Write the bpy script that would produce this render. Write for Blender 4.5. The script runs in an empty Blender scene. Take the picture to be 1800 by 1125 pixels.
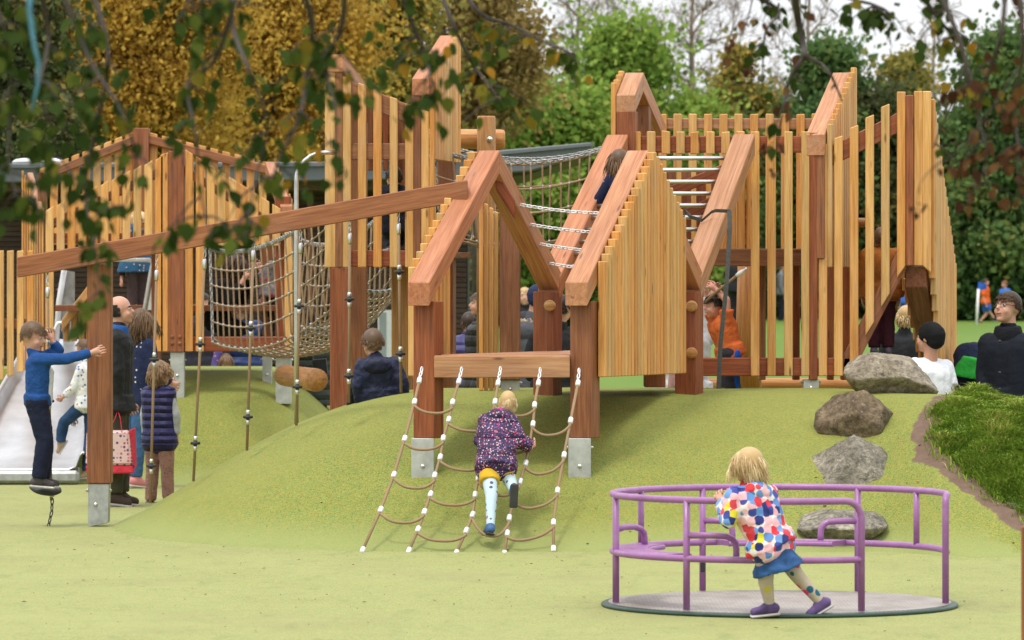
import bpy, math, random
import numpy as np
from mathutils import Vector, Matrix, noise as mnoise

random.seed(7)
SC = bpy.context.scene
COL = SC.collection
R = math.radians

# ------------------------------------------------------------------ camera, light, exposure
CAMZ = 1.77          # eye height above the playground
FPX = 8000.0         # focal length in photo pixels (1800 px wide frame, 160 mm lens)
HORY = 516.0         # photo row of the horizon
cam_d = bpy.data.cameras.new('camera')
cam = bpy.data.objects.new('camera', cam_d)
COL.objects.link(cam)
cam.location = (0, 0, CAMZ)
cam.rotation_euler = (R(90), 0, 0)
cam_d.sensor_width = 36.0
cam_d.lens = 36.0 * FPX / 1800.0
cam_d.shift_y = (HORY - 562.5) / 1800.0
cam_d.clip_start = 0.5
cam_d.clip_end = 3000
cam_d.dof.use_dof = True
cam_d.dof.focus_distance = 31.5
cam_d.dof.aperture_fstop = 6.3
SC.camera = cam

world = bpy.data.worlds.new('World')
SC.world = world
world.use_nodes = True
wn = world.node_tree
wn.nodes.clear()
sky = wn.nodes.new('ShaderNodeTexSky')
sky.sky_type = 'NISHITA'
sky.sun_disc = False
sky.sun_elevation = R(66)
sky.sun_rotation = R(215)
sky.dust_density = 4.0
sky.air_density = 1.0
mixw = wn.nodes.new('ShaderNodeMix')
mixw.data_type = 'RGBA'
mixw.inputs[0].default_value = 0.8
tcw = wn.nodes.new('ShaderNodeTexCoord'); sepw = wn.nodes.new('ShaderNodeSeparateXYZ')
wn.links.new(tcw.outputs['Generated'], sepw.inputs[0])
mrw = wn.nodes.new('ShaderNodeMapRange'); mrw.inputs[1].default_value = 0.0; mrw.inputs[2].default_value = 1.0
mrw.inputs[3].default_value = 7.6; mrw.inputs[4].default_value = 18.0      # overcast: the zenith is brighter than the horizon
wn.links.new(sepw.outputs[2], mrw.inputs[0])
vw = wn.nodes.new('ShaderNodeVectorMath'); vw.operation = 'SCALE'; vw.inputs[0].default_value = (0.985, 1.0, 1.03)
wn.links.new(mrw.outputs[0], vw.inputs[3])
wn.links.new(vw.outputs[0], mixw.inputs[7])
wn.links.new(sky.outputs[0], mixw.inputs[6])
bg = wn.nodes.new('ShaderNodeBackground')
bg.inputs[1].default_value = 0.115
wn.links.new(mixw.outputs[2], bg.inputs[0])
wo = wn.nodes.new('ShaderNodeOutputWorld')
wn.links.new(bg.outputs[0], wo.inputs[0])

sun_d = bpy.data.lights.new('sun', 'SUN')
sun_d.energy = 1.5
sun_d.angle = R(10)
sun_d.color = (1.0, 0.95, 0.86)
sun = bpy.data.objects.new('sun', sun_d)
COL.objects.link(sun)
_e, _a = R(66), R(215)      # direction to the sun: behind the camera, to its left
sdir = Vector((math.sin(_a) * math.cos(_e), math.cos(_a) * math.cos(_e), math.sin(_e)))
sun.rotation_euler = sdir.to_track_quat('Z', 'Y').to_euler()

SC.view_settings.view_transform = 'Standard'
SC.view_settings.look = 'None'
SC.view_settings.exposure = 0.36
SC.view_settings.gamma = 1.0
SC.render.engine = 'CYCLES'
SC.cycles.use_denoising = True
SC.cycles.max_bounces = 6
SC.cycles.transparent_max_bounces = 8
SC.render.film_transparent = False

# ------------------------------------------------------------------ helpers
def W(px, py, D):
    """point at distance D seen at photo pixel (px, py)"""
    return Vector(((px - 900.0) / FPX * D, D, CAMZ - (py - HORY) / FPX * D))

def X_(px, D): return (px - 900.0) / FPX * D
def Z_(py, D): return CAMZ - (py - HORY) / FPX * D

def tag(o, label=None, cat=None, group=None, kind=None):
    if label: o['label'] = label
    if cat: o['category'] = cat
    if group: o['group'] = group
    if kind: o['kind'] = kind
    return o

def thing(name, label, cat, loc=(0, 0, 0), group=None):
    o = bpy.data.objects.new(name, None)
    o.empty_display_size = 0.1
    o.location = loc
    COL.objects.link(o)
    return tag(o, label, cat, group)

class MB:
    """collects shapes and links them as one mesh object"""
    def __init__(s):
        s.v = []; s.f = []; s.g = []; s.t = []; s.mi = []; s.cur = 0
    def add(s, vs, fs, gs=None, tint=None):
        b = len(s.v)
        if tint is None: tint = random.random()
        s.v.extend([tuple(p) for p in vs])
        s.g.extend([tuple(q) for q in (gs if gs is not None else vs)])
        s.t.extend([tint] * len(vs))
        s.f.extend([tuple(b + i for i in f) for f in fs])
        s.mi.extend([s.cur] * len(fs))
    def prism(s, poly, vec, axis=None, tint=None):
        """polygon (world points) swept by vec; axis is the grain direction"""
        poly = [Vector(p) for p in poly]; vec = Vector(vec); n = len(poly)
        nrm = Vector((0, 0, 0))
        for i in range(n):
            nrm += (poly[i] - poly[0]).cross(poly[(i + 1) % n] - poly[0])
        vs = poly + [p + vec for p in poly]
        if nrm.dot(vec) > 0:
            fs = [tuple(range(n - 1, -1, -1)), tuple(range(n, 2 * n))] + [(i, (i + 1) % n, n + (i + 1) % n, n + i) for i in range(n)]
        else:
            fs = [tuple(range(n)), tuple(range(2 * n - 1, n - 1, -1))] + [((i + 1) % n, i, n + i, n + (i + 1) % n) for i in range(n)]
        a = Vector(axis).normalized() if axis is not None else Vector((0, 0, 1))
        q = a.to_track_quat('X', 'Z').to_matrix().transposed()
        off = Vector((random.uniform(0, 50), random.uniform(0, 50), random.uniform(0, 50)))
        s.add(vs, fs, [q @ p + off for p in vs], tint)
    def beam(s, p0, p1, w, h, up=(0, 0, 1), tint=None):
        p0 = Vector(p0); p1 = Vector(p1); a = (p1 - p0).normalized(); up = Vector(up)
        sd = a.cross(up)
        if sd.length < 1e-4: sd = a.cross(Vector((0, 1, 0)))
        sd.normalize(); u = sd.cross(a)
        c = [p0 + sd * (w / 2 * i) + u * (h / 2 * j) for i, j in ((-1, -1), (1, -1), (1, 1), (-1, 1))]
        s.prism(c, p1 - p0, a, tint)
    def tube(s, pts, r, seg=8, caps=True, tint=None):
        pts = [Vector(p) for p in pts]; n = len(pts)
        rs = r if isinstance(r, (list, tuple)) else [r] * n
        vs = []; gs = []; fs = []
        t = (pts[1] - pts[0]).normalized()
        nrm = t.orthogonal().normalized()
        off = random.uniform(0, 50); L = 0
        for i in range(n):
            if i == 0: t2 = (pts[1] - pts[0])
            elif i == n - 1: t2 = (pts[-1] - pts[-2])
            else: t2 = (pts[i + 1] - pts[i]).normalized() + (pts[i] - pts[i - 1]).normalized()
            if t2.length < 1e-9: t2 = t
            t2 = t2.normalized()
            nrm = (nrm - t2 * nrm.dot(t2))
            nrm = nrm.normalized() if nrm.length > 1e-6 else t2.orthogonal().normalized()
            bn = t2.cross(nrm); t = t2
            if i: L += (pts[i] - pts[i - 1]).length
            for k in range(seg):
                a = 2 * math.pi * k / seg
                vs.append(pts[i] + (nrm * math.cos(a) + bn * math.sin(a)) * rs[i])
                gs.append((L + off, math.cos(a) * rs[i] + off, math.sin(a) * rs[i]))
        for i in range(n - 1):
            for k in range(seg):
                k2 = (k + 1) % seg
                fs.append((i * seg + k, i * seg + k2, (i + 1) * seg + k2, (i + 1) * seg + k))
        if caps:
            fs.append(tuple(range(seg - 1, -1, -1))); fs.append(tuple(range((n - 1) * seg, n * seg)))
        s.add(vs, fs, gs, tint)
    def lathe(s, base, axis, prof, seg=16, tint=None):
        """profile [(r, h)...] spun round axis"""
        base = Vector(base); a = Vector(axis).normalized(); n = a.orthogonal().normalized(); b = a.cross(n)
        vs = []; fs = []
        for (r, h) in prof:
            for k in range(seg):
                t = 2 * math.pi * k / seg
                vs.append(base + a * h + (n * math.cos(t) + b * math.sin(t)) * max(r, 1e-4))
        m = len(prof)
        for i in range(m - 1):
            for k in range(seg):
                k2 = (k + 1) % seg
                fs.append((i * seg + k, i * seg + k2, (i + 1) * seg + k2, (i + 1) * seg + k))
        fs.append(tuple(range(seg - 1, -1, -1))); fs.append(tuple(range((m - 1) * seg, m * seg)))
        s.add(vs, fs, None, tint)
    def ell(s, c, rad, M=None, seg=14, rings=9, tint=None):
        c = Vector(c); vs = []; fs = []
        vs.append(Vector((0, 0, rad[2])))
        for i in range(1, rings):
            th = math.pi * i / rings
            for k in range(seg):
                ph = 2 * math.pi * k / seg
                vs.append(Vector((rad[0] * math.sin(th) * math.cos(ph), rad[1] * math.sin(th) * math.sin(ph), rad[2] * math.cos(th))))
        vs.append(Vector((0, 0, -rad[2])))
        for k in range(seg): fs.append((0, 1 + k, 1 + (k + 1) % seg))
        for i in range(rings - 2):
            for k in range(seg):
                a = 1 + i * seg + k; b = 1 + i * seg + (k + 1) % seg
                fs.append((a, a + seg, b + seg, b))
        l = len(vs) - 1; o = 1 + (rings - 2) * seg
        for k in range(seg): fs.append((l, o + (k + 1) % seg, o + k))
        if M is not None: vs = [M @ p for p in vs]
        s.add([p + c for p in vs], fs, None, tint)
    def cap(s, p0, r0, p1, r1, seg=12):
        """tapered capsule"""
        p0 = Vector(p0); p1 = Vector(p1); d = p1 - p0; L = d.length
        if L < 1e-5: d = Vector((0, 0, 1)); L = 1e-5
        pr = [(r0 * math.cos(R(a)), r0 * math.sin(R(a))) for a in (-85, -60, -30, 0)]
        pr += [(r1 * math.cos(R(a)), L + r1 * math.sin(R(a))) for a in (0, 30, 60, 85)]
        s.lathe(p0, d, pr, seg)
    def econe(s, p0, e0, p1, e1, xa, seg=16, bulge=0.0):
        """flat-ended elliptical frustum; e=(rx,ry), rx along xa"""
        p0 = Vector(p0); p1 = Vector(p1); a = (p1 - p0).normalized(); xa = Vector(xa)
        x = (xa - a * xa.dot(a)).normalized(); y = a.cross(x)
        vs = []; fs = []; m = 4
        for i in range(m + 1):
            t = i / m; rx = e0[0] + (e1[0] - e0[0]) * t; ry = e0[1] + (e1[1] - e0[1]) * t
            k_ = 1 + bulge * math.sin(math.pi * t)
            for k in range(seg):
                q = 2 * math.pi * k / seg
                vs.append(p0 + (p1 - p0) * t + x * (rx * k_ * math.cos(q)) + y * (ry * k_ * math.sin(q)))
        for i in range(m):
            for k in range(seg):
                k2 = (k + 1) % seg
                fs.append((i * seg + k, i * seg + k2, (i + 1) * seg + k2, (i + 1) * seg + k))
        fs.append(tuple(range(seg - 1, -1, -1))); fs.append(tuple(range(m * seg, (m + 1) * seg)))
        s.add(vs, fs)
    def mesh(s, name):
        me = bpy.data.meshes.new(name)
        me.from_pydata(s.v, [], s.f)
        if s.v:
            a = me.attributes.new('gc', 'FLOAT_VECTOR', 'POINT')
            a.data.foreach_set('vector', np.array(s.g, dtype=np.float32).ravel())
            a = me.attributes.new('rnd', 'FLOAT', 'POINT')
            a.data.foreach_set('value', np.array(s.t, dtype=np.float32))
            if max(s.mi) > 0: me.polygons.foreach_set('material_index', s.mi)
        me.update()
        return me
    def build(s, name, mat, parent=None, smooth=False, bevel=0.0, label=None):
        me = s.mesh(name)
        for m in (mat if isinstance(mat, (list, tuple)) else [mat]): me.materials.append(m)
        if smooth: me.polygons.foreach_set('use_smooth', [True] * len(me.polygons))
        o = bpy.data.objects.new(name, me)
        COL.objects.link(o)
        if parent is not None:
            o.parent = parent
            o.matrix_parent_inverse = parent_inv(parent)
        if bevel:
            b = o.modifiers.new('bevel', 'BEVEL'); b.width = bevel; b.segments = 1; b.limit_method = 'ANGLE'; b.angle_limit = R(40)
        if label: o['label'] = label
        return o

def world_mat(o):
    m = o.matrix_parent_inverse @ o.matrix_basis if o.parent else o.matrix_basis.copy()
    return (world_mat(o.parent) @ m) if o.parent else m
def parent_inv(p): return world_mat(p).inverted()

def fastmesh(name, verts, faces_flat, nper, mats, attrs=None, parent=None, midx=None):
    """numpy mesh: verts (N,3), faces_flat index array with nper corners per face"""
    me = bpy.data.meshes.new(name)
    nf = len(faces_flat) // nper
    me.vertices.add(len(verts)); me.vertices.foreach_set('co', np.asarray(verts, np.float32).ravel())
    me.loops.add(len(faces_flat)); me.loops.foreach_set('vertex_index', np.asarray(faces_flat, np.int32))
    me.polygons.add(nf)
    me.polygons.foreach_set('loop_start', np.arange(0, nf * nper, nper, dtype=np.int32))
    me.polygons.foreach_set('loop_total', np.full(nf, nper, np.int32))
    for k, (vals, dom) in (attrs or {}).items():
        vals = np.asarray(vals, np.float32)
        if vals.ndim == 2:
            a = me.attributes.new(k, 'FLOAT_VECTOR', dom); a.data.foreach_set('vector', vals.ravel())
        else:
            a = me.attributes.new(k, 'FLOAT', dom); a.data.foreach_set('value', vals)
    for m in (mats if isinstance(mats, (list, tuple)) else [mats]): me.materials.append(m)
    if midx is not None: me.polygons.foreach_set('material_index', np.asarray(midx, np.int32))
    me.update(calc_edges=True); me.validate()
    o = bpy.data.objects.new(name, me)
    COL.objects.link(o)
    if parent is not None:
        o.parent = parent; o.matrix_parent_inverse = parent_inv(parent)
    return o

def lerp(a, b, t): return a + (b - a) * t
def sstep(a, b, x):
    t = min(1, max(0, (x - a) / (b - a))); return t * t * (3 - 2 * t)

# ------------------------------------------------------------------ materials
class NT:
    def __init__(s, name):
        s.m = bpy.data.materials.new(name); s.m.use_nodes = True
        s.t = s.m.node_tree; s.t.nodes.clear()
        s.out = s.t.nodes.new('ShaderNodeOutputMaterial')
    def n(s, typ, ins=None, **props):
        nd = s.t.nodes.new('ShaderNode' + typ)
        for k, v in props.items(): setattr(nd, k, v)
        for k, v in (ins or {}).items():
            sock = nd.inputs[k]
            if isinstance(v, bpy.types.NodeSocket): s.t.links.new(v, sock)
            else:
                if sock.type == 'RGBA' and len(v) == 3: v = (*v, 1)
                sock.default_value = v
        return nd
    def attr(s, name): return s.n('Attribute', attribute_name=name)
    def mix(s, f, a, b, blend='MIX'):
        nd = s.n('Mix', {0: f, 6: a, 7: b}, data_type='RGBA', blend_type=blend); return nd.outputs[2]
    def math(s, op, a, b=0.0, c=0.0):
        return s.n('Math', {0: a, 1: b, 2: c}, operation=op).outputs[0]
    def ramp(s, fac, stops, interp='LINEAR'):
        nd = s.n('ValToRGB', {0: fac}); cr = nd.color_ramp; cr.interpolation = interp
        while len(cr.elements) < len(stops): cr.elements.new(0.5)
        for e, (p, c) in zip(cr.elements, stops):
            e.position = p
            if isinstance(c, (int, float)): c = (c, c, c)
            e.color = (*c[:3], 1)
        return nd.outputs[0]
    def noise(s, vec=None, scale=5.0, detail=3.0, rough=0.55, dist=0.0, out=0):
        i = {'Scale': scale, 'Detail': detail, 'Roughness': rough, 'Distortion': dist}
        if vec is not None: i['Vector'] = vec
        return s.n('TexNoise', i).outputs[out]
    def voro(s, vec=None, scale=5.0, feature='F1', out='Distance', rand=1.0):
        i = {'Scale': scale, 'Randomness': rand}
        if vec is not None: i['Vector'] = vec
        return s.n('TexVoronoi', i, feature=feature).outputs[out]
    def mapv(s, vec, scale=(1, 1, 1), loc=(0, 0, 0), rot=(0, 0, 0)):
        return s.n('Mapping', {'Vector': vec, 'Scale': scale, 'Location': loc, 'Rotation': rot}).outputs[0]
    def obj(s): return s.n('TexCoord').outputs['Object']
    def pos(s): return s.n('NewGeometry').outputs['Position']
    def done(s, color, rough=0.6, metal=0.0, bump=None, bstr=0.3, bdist=0.01, spec=0.5, sss=0.0, trans=None):
        p = s.n('BsdfPrincipled', {'Base Color': color, 'Roughness': rough, 'Metallic': metal, 'Specular IOR Level': spec})
        if sss:
            p.inputs['Subsurface Weight'].default_value = sss
            p.inputs['Subsurface Radius'].default_value = (0.012, 0.005, 0.003)
        if bump is not None:
            b = s.n('Bump', {'Height': bump, 'Strength': bstr, 'Distance': bdist})
            s.t.links.new(b.outputs[0], p.inputs['Normal'])
        sh = p.outputs[0]
        if trans is not None:
            tr = s.n('BsdfTranslucent', {'Color': color})
            mx = s.n('MixShader', {0: trans, 1: sh, 2: tr.outputs[0]}); sh = mx.outputs[0]
        s.t.links.new(sh, s.out.inputs[0])
        return s.m

M = {}
def wood(name, dark, mid, light, streak=0.5, dirt=0.25):
    k = NT(name)
    gc = k.attr('gc').outputs['Vector']; rnd = k.attr('rnd').outputs['Fac']
    g1 = k.noise(k.mapv(gc, (1.0, 16, 16)), 2.2, 4, 0.6, 0.6)
    g2 = k.noise(k.mapv(gc, (2.0, 70, 70)), 2.0, 2, 0.5)
    big = k.noise(k.mapv(gc, (0.7, 2.5, 2.5)), 1.3, 2)
    f = k.math('ADD', k.math('MULTIPLY', g1, 0.75), k.math('MULTIPLY', big, 0.25))
    c = k.ramp(f, [(0.30, dark), (0.5, mid), (0.72, light)])
    c = k.mix(k.ramp(g2, [(0.3, streak), (0.55, 0.0)]), c, dark, 'MULTIPLY')
    hsv = k.n('HueSaturation', {'Color': c, 'Hue': k.n('MapRange', {0: rnd, 3: 0.488, 4: 0.508}).outputs[0],
                                'Saturation': k.n('MapRange', {0: rnd, 3: 1.05, 4: 0.92}).outputs[0],
                                'Value': k.n('MapRange', {0: k.math('FRACT', k.math('MULTIPLY', rnd, 7.31)), 3: 0.86, 4: 1.12}).outputs[0]})
    c = hsv.outputs[0]
    st = k.noise(k.pos(), 2.3, 4, 0.6)
    c = k.mix(k.ramp(st, [(0.52, 0.0), (0.75, dirt * .7)]), c, (0.13, 0.06, 0.025))
    kn = k.voro(k.mapv(gc, (2.6, 11, 11)), 1.0)
    c = k.mix(k.ramp(kn, [(0.06, 0.8), (0.14, 0.0)]), c, (0.10, 0.038, 0.013))
    ck = k.noise(k.mapv(gc, (0.9, 34, 34)), 2.0, 3, 0.6)
    c = k.mix(k.ramp(ck, [(0.68, 0.0), (0.74, 0.6)]), c, tuple(x * .35 for x in dark))
    wx = k.noise(k.mapv(gc, (1.2, 5, 5)), 1.6, 4, 0.65)
    c = k.mix(k.ramp(wx, [(0.52, 0.0), (0.72, 0.20)]), c, tuple(sum(mid) / 3 * .8 + x * .25 for x in mid))
    return k.done(c, k.ramp(g1, [(0.3, 0.62), (0.7, 0.45)]), 0, g2, 0.25, 0.004, 0.35)
M['red'] = wood('red_hardwood', (0.150, 0.042, 0.012), (0.255, 0.082, 0.025), (0.350, 0.132, 0.046), 0.35, 0.3)
M['pink'] = wood('pink_hardwood', (0.28, 0.112, 0.044), (0.40, 0.182, 0.076), (0.51, 0.268, 0.130), 0.25, 0.2)
M['larch'] = wood('larch_slats', (0.44, 0.195, 0.042), (0.60, 0.312, 0.080), (0.70, 0.410, 0.140), 0.3, 0.18)
M['log'] = wood('robinia_log', (0.30, 0.135, 0.035), (0.45, 0.23, 0.065), (0.56, 0.31, 0.10), 0.35, 0.3)
M['brownwall'] = wood('dark_cladding', (0.035, 0.017, 0.010), (0.060, 0.029, 0.016), (0.085, 0.042, 0.022), 0.3, 0.2)

def simple(name, col, rough=0.5, metal=0.0, nscale=20, var=0.25, bstr=0.1, spec=0.5):
    k = NT(name)
    n = k.noise(k.pos(), nscale, 4, 0.6)
    c = k.mix(k.ramp(n, [(0.3, 0.0), (0.7, 1.0)]), tuple(x * (1 - var) for x in col), tuple(min(1, x * (1 + var)) for x in col))
    return k.done(c, rough, metal, n, bstr, 0.003, spec)
M['steel'] = simple('stainless_steel', (0.62, 0.62, 0.60), 0.28, 1.0, 12, 0.12, 0.05)
M['slide_steel'] = simple('slide_steel', (0.54, 0.54, 0.54), 0.34, 0.9, 4, 0.14, 0.05)
M['galv'] = simple('galvanised_steel', (0.36, 0.37, 0.36), 0.5, 0.6, 14, 0.25, 0.1)
M['galvwood'] = simple('grey_foot', (0.42, 0.43, 0.40), 0.55, 0.2, 10, 0.22, 0.15)
M['whiteclamp'] = simple('pale_clamp', (0.72, 0.72, 0.72), 0.4, 0.2, 20, 0.1)
M['blackrubber'] = simple('black_rubber', (0.016, 0.016, 0.017), 0.55, 0, 30, 0.3)
M['strap'] = simple('grey_strap', (0.06, 0.062, 0.055), 0.8, 0, 60, 0.3)
M['roof'] = simple('grey_roof_metal', (0.115, 0.125, 0.135), 0.45, 0.1, 3, 0.12, 0.02)
M['roofunder'] = simple('soffit', (0.10, 0.055, 0.025), 0.7, 0, 5, 0.2)
M['white'] = simple('white_plastic', (0.72, 0.72, 0.68), 0.5, 0, 6, 0.08)
M['glass'] = simple('window_glass', (0.30, 0.33, 0.33), 0.15, 0.0, 2, 0.2)
k = NT('purple_paint'); p_ = k.pos()
c = k.mix(k.ramp(k.noise(p_, 6, 4), [(.3, 0), (.7, 1)]), (0.245, 0.095, 0.250), (0.300, 0.120, 0.305))
c = k.mix(k.ramp(k.noise(k.mapv(p_, (1, 1, .35)), 55, 4, .7), [(.68, 0), (.74, .6)]), c, (.13, .06, .12))
c = k.mix(k.ramp(k.noise(p_, 14, 5, .7), [(.5, 0), (.75, .35)]), c, (.38, .24, .36))
M['purple'] = k.done(c, k.ramp(k.noise(p_, 20, 3), [(.3, .28), (.7, .5)]), 0, None, spec=.5)
M['ringgreen'] = simple('dark_green_ring', (0.02, 0.05, 0.035), 0.45, 0.1, 10, 0.25)
M['bark'] = simple('tree_bark', (0.075, 0.06, 0.045), 0.9, 0, 8, 0.4, 0.3)
M['birchbark'] = simple('birch_bark', (0.30, 0.28, 0.24), 0.85, 0, 5, 0.6, 0.2)
M['twig'] = simple('birch_twig', (0.032, 0.022, 0.014), 0.85, 0, 40, 0.4, 0.2)
M['greytwig'] = simple('bare_twig', (0.27, 0.215, 0.165), 0.9, 0, 8, 0.3)
M['bluecord'] = simple('blue_cord', (0.05, 0.17, 0.23), 0.7, 0, 30, 0.25)
M['flagblue'] = simple('blue_flag', (0.02, 0.11, 0.52), 0.7, 0, 8, 0.2)
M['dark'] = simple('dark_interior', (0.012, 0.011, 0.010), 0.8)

def m_rope():
    k = NT('tan_rope'); gc = k.attr('gc').outputs['Vector']
    w = k.n('TexWave', {'Vector': k.mapv(gc, (1, 1, 1), rot=(0, 0, R(20))), 'Scale': 40.0, 'Distortion': 1.0}).outputs['Fac']
    c = k.mix(w, (0.20, 0.125, 0.066), (0.36, 0.245, 0.14))
    c = k.mix(k.ramp(k.noise(k.pos(), 6, 3), [(0.4, 0), (0.7, 0.5)]), c, (0.26, 0.19, 0.12))
    return k.done(c, 0.8, 0, w, 0.4, 0.003, 0.2)
M['rope'] = m_rope()

def m_rubber(name, base, spk, wear):
    k = NT(name); p = k.pos()
    vc = k.n('TexVoronoi', {'Vector': p, 'Scale': 150.0}).outputs['Color']
    sep = k.n('SeparateColor', {0: vc}).outputs
    c = k.ramp(sep[0], [(0.0, spk[0]), (0.10, spk[1]), (0.24, base), (0.52, tuple(x * 1.18 for x in base)), (0.72, spk[2]), (0.86, spk[3]), (0.95, spk[4])], 'CONSTANT')
    c = k.mix(1.0 - spk[5], c, base)
    big = k.noise(p, 0.55, 5, 0.6)
    c = k.mix(k.ramp(big, [(0.35, 0.0), (0.7, 0.55)]), c, wear)
    mid = k.noise(p, 4.0, 5, 0.7)
    c = k.mix(k.ramp(mid, [(0.3, 0.20), (0.55, 0.0)]), c, tuple(x * 0.62 for x in base))
    fine = k.noise(p, 38, 3, 0.7)
    c = k.mix(k.ramp(fine, [(0.3, 0.22), (0.5, 0.0)]), c, tuple(x * 0.5 for x in base))
    return k, c, vc, fine
k, c, vc, fi = m_rubber('rubber_flat', (0.262, 0.282, 0.108), [(0.10, 0.15, 0.04), (0.20, 0.24, 0.07), (0.31, 0.30, 0.10), (0.34, 0.25, 0.08), (0.15, 0.20, 0.065), 0.85], (0.295, 0.298, 0.118))
p_ = k.pos()
stain = k.noise(k.mapv(p_, (0.8, 0.5, 1)), 1.1, 6, 0.7)
c = k.mix(k.ramp(stain, [(0.5, 0.0), (0.75, 0.45)]), c, (0.20, 0.18, 0.085))
streak = k.noise(k.mapv(p_, (3.0, 0.8, 1), rot=(0, 0, .25)), 1.6, 7, 0.75)
c = k.mix(k.ramp(streak, [(0.54, 0.0), (0.68, 0.6)]), c, (0.165, 0.19, 0.068))
c = k.mix(k.ramp(k.noise(p_, 9, 6, 0.8), [(0.66, 0.0), (0.72, 0.55)]), c, (0.13, 0.11, 0.06))
M['rubber'] = k.done(c, 0.85, 0, fi, 0.3, 0.004, 0.15)
k, c, vc, fi = m_rubber('rubber_mound', (0.178, 0.206, 0.048), [(0.06, 0.14, 0.035), (0.14, 0.19, 0.04), (0.28, 0.265, 0.06), (0.36, 0.22, 0.05), (0.10, 0.17, 0.05), 1.0], (0.235, 0.235, 0.06))
mud = k.attr('mud').outputs['Fac']; gra = k.attr('grs').outputs['Fac']
nz = k.noise(k.pos(), 5.0, 6, 0.7)
mf = k.ramp(k.math('ADD', mud, k.math('MULTIPLY', k.math('SUBTRACT', nz, 0.5), 1.3)), [(0.42, 0.0), (0.55, 1.0)])
soil = k.mix(k.noise(k.pos(), 14, 5, 0.7), (0.085, 0.052, 0.035), (0.20, 0.135, 0.10))
c = k.mix(mf, c, soil)
gcol = k.mix(k.noise(k.pos(), 9, 4), (0.035, 0.065, 0.013), (0.085, 0.14, 0.03))
c = k.mix(k.ramp(gra, [(0.4, 0.0), (0.6, 1.0)]), c, gcol)
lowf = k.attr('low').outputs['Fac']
c = k.mix(k.math('MULTIPLY', lowf, 0.8), c, k.mix(k.noise(k.pos(), 40, 3, .7), (0.21, 0.24, 0.08), (0.265, 0.295, 0.11)))  # grazing-view lightening painted into the rubber colour, paler towards the mound foot
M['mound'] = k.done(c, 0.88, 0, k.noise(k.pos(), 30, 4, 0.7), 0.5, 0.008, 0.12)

k = NT('field_grass'); p = k.pos()
c = k.mix(k.noise(k.mapv(p, (1, 0.3, 1)), 0.35, 5, 0.6), (0.080, 0.150, 0.022), (0.135, 0.215, 0.035))
c = k.mix(k.ramp(k.noise(p, 6, 4, 0.7), [(0.4, 0), (0.7, 0.5)]), c, (0.12, 0.15, 0.035))
M['field'] = k.done(c, 0.9, 0, k.noise(p, 12, 4), 0.4, 0.02, 0.15)

def m_leaf(name, stops, trans=0.42, rough=0.55):
    k = NT(name); rnd = k.attr('rnd').outputs['Fac']
    c = k.ramp(rnd, stops)
    c = k.mix(k.ramp(k.noise(k.pos(), 3.0, 2), [(0.3, 0.0), (0.7, 0.3)]), c, tuple(x * 0.55 for x in stops[1][1]))
    return k.done(c, 0.8, 0, None, trans=trans, spec=0.08)
M['leaf_gold'] = m_leaf('gold_leaves', [(0, (0.33, 0.19, 0.035)), (0.4, (0.57, 0.35, 0.06)), (0.8, (0.72, 0.48, 0.10)), (1, (0.50, 0.36, 0.09))])
M['leaf_green'] = m_leaf('fresh_green_leaves', [(0, (0.11, 0.19, 0.035)), (0.5, (0.22, 0.34, 0.06)), (0.85, (0.33, 0.44, 0.09)), (1, (0.38, 0.40, 0.09))])
M['leaf_dark'] = m_leaf('dark_green_leaves', [(0, (0.046, 0.064, 0.027)), (0.5, (0.102, 0.122, 0.048)), (0.76, (0.165, 0.175, 0.064)), (1, (0.32, 0.225, 0.07))])
M['leaf_mid'] = m_leaf('mid_green_leaves', [(0, (0.055, 0.115, 0.038)), (0.5, (0.105, 0.185, 0.058)), (0.85, (0.16, 0.25, 0.075)), (1, (0.24, 0.24, 0.07))])
M['leaf_olive'] = m_leaf('olive_leaves', [(0, (0.16, 0.155, 0.04)), (0.5, (0.29, 0.26, 0.065)), (0.85, (0.43, 0.33, 0.07)), (1, (0.52, 0.33, 0.07))])
M['leaf_brown'] = m_leaf('brown_leaves', [(0, (0.20, 0.14, 0.05)), (0.5, (0.34, 0.24, 0.085)), (0.85, (0.42, 0.32, 0.11)), (1, (0.46, 0.36, 0.11))])
M['leaf_near'] = m_leaf('near_birch_leaves', [(0, (0.016, 0.030, 0.005)), (0.5, (0.036, 0.062, 0.010)), (0.75, (0.085, 0.105, 0.015)), (0.88, (0.24, 0.155, 0.016)), (1, (0.34, 0.15, 0.016))], 0.3)
M['leaf_dead'] = m_leaf('withered_leaves', [(0, (0.045, 0.018, 0.009)), (0.5, (0.085, 0.036, 0.016)), (0.85, (0.14, 0.065, 0.022)), (1, (0.16, 0.09, 0.025))], 0.12)
M['blade'] = m_leaf('grass_blades', [(0, (0.11, 0.19, 0.022)), (0.45, (0.21, 0.32, 0.04)), (0.8, (0.32, 0.41, 0.065)), (1, (0.50, 0.45, 0.16))], 0.25)

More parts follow.
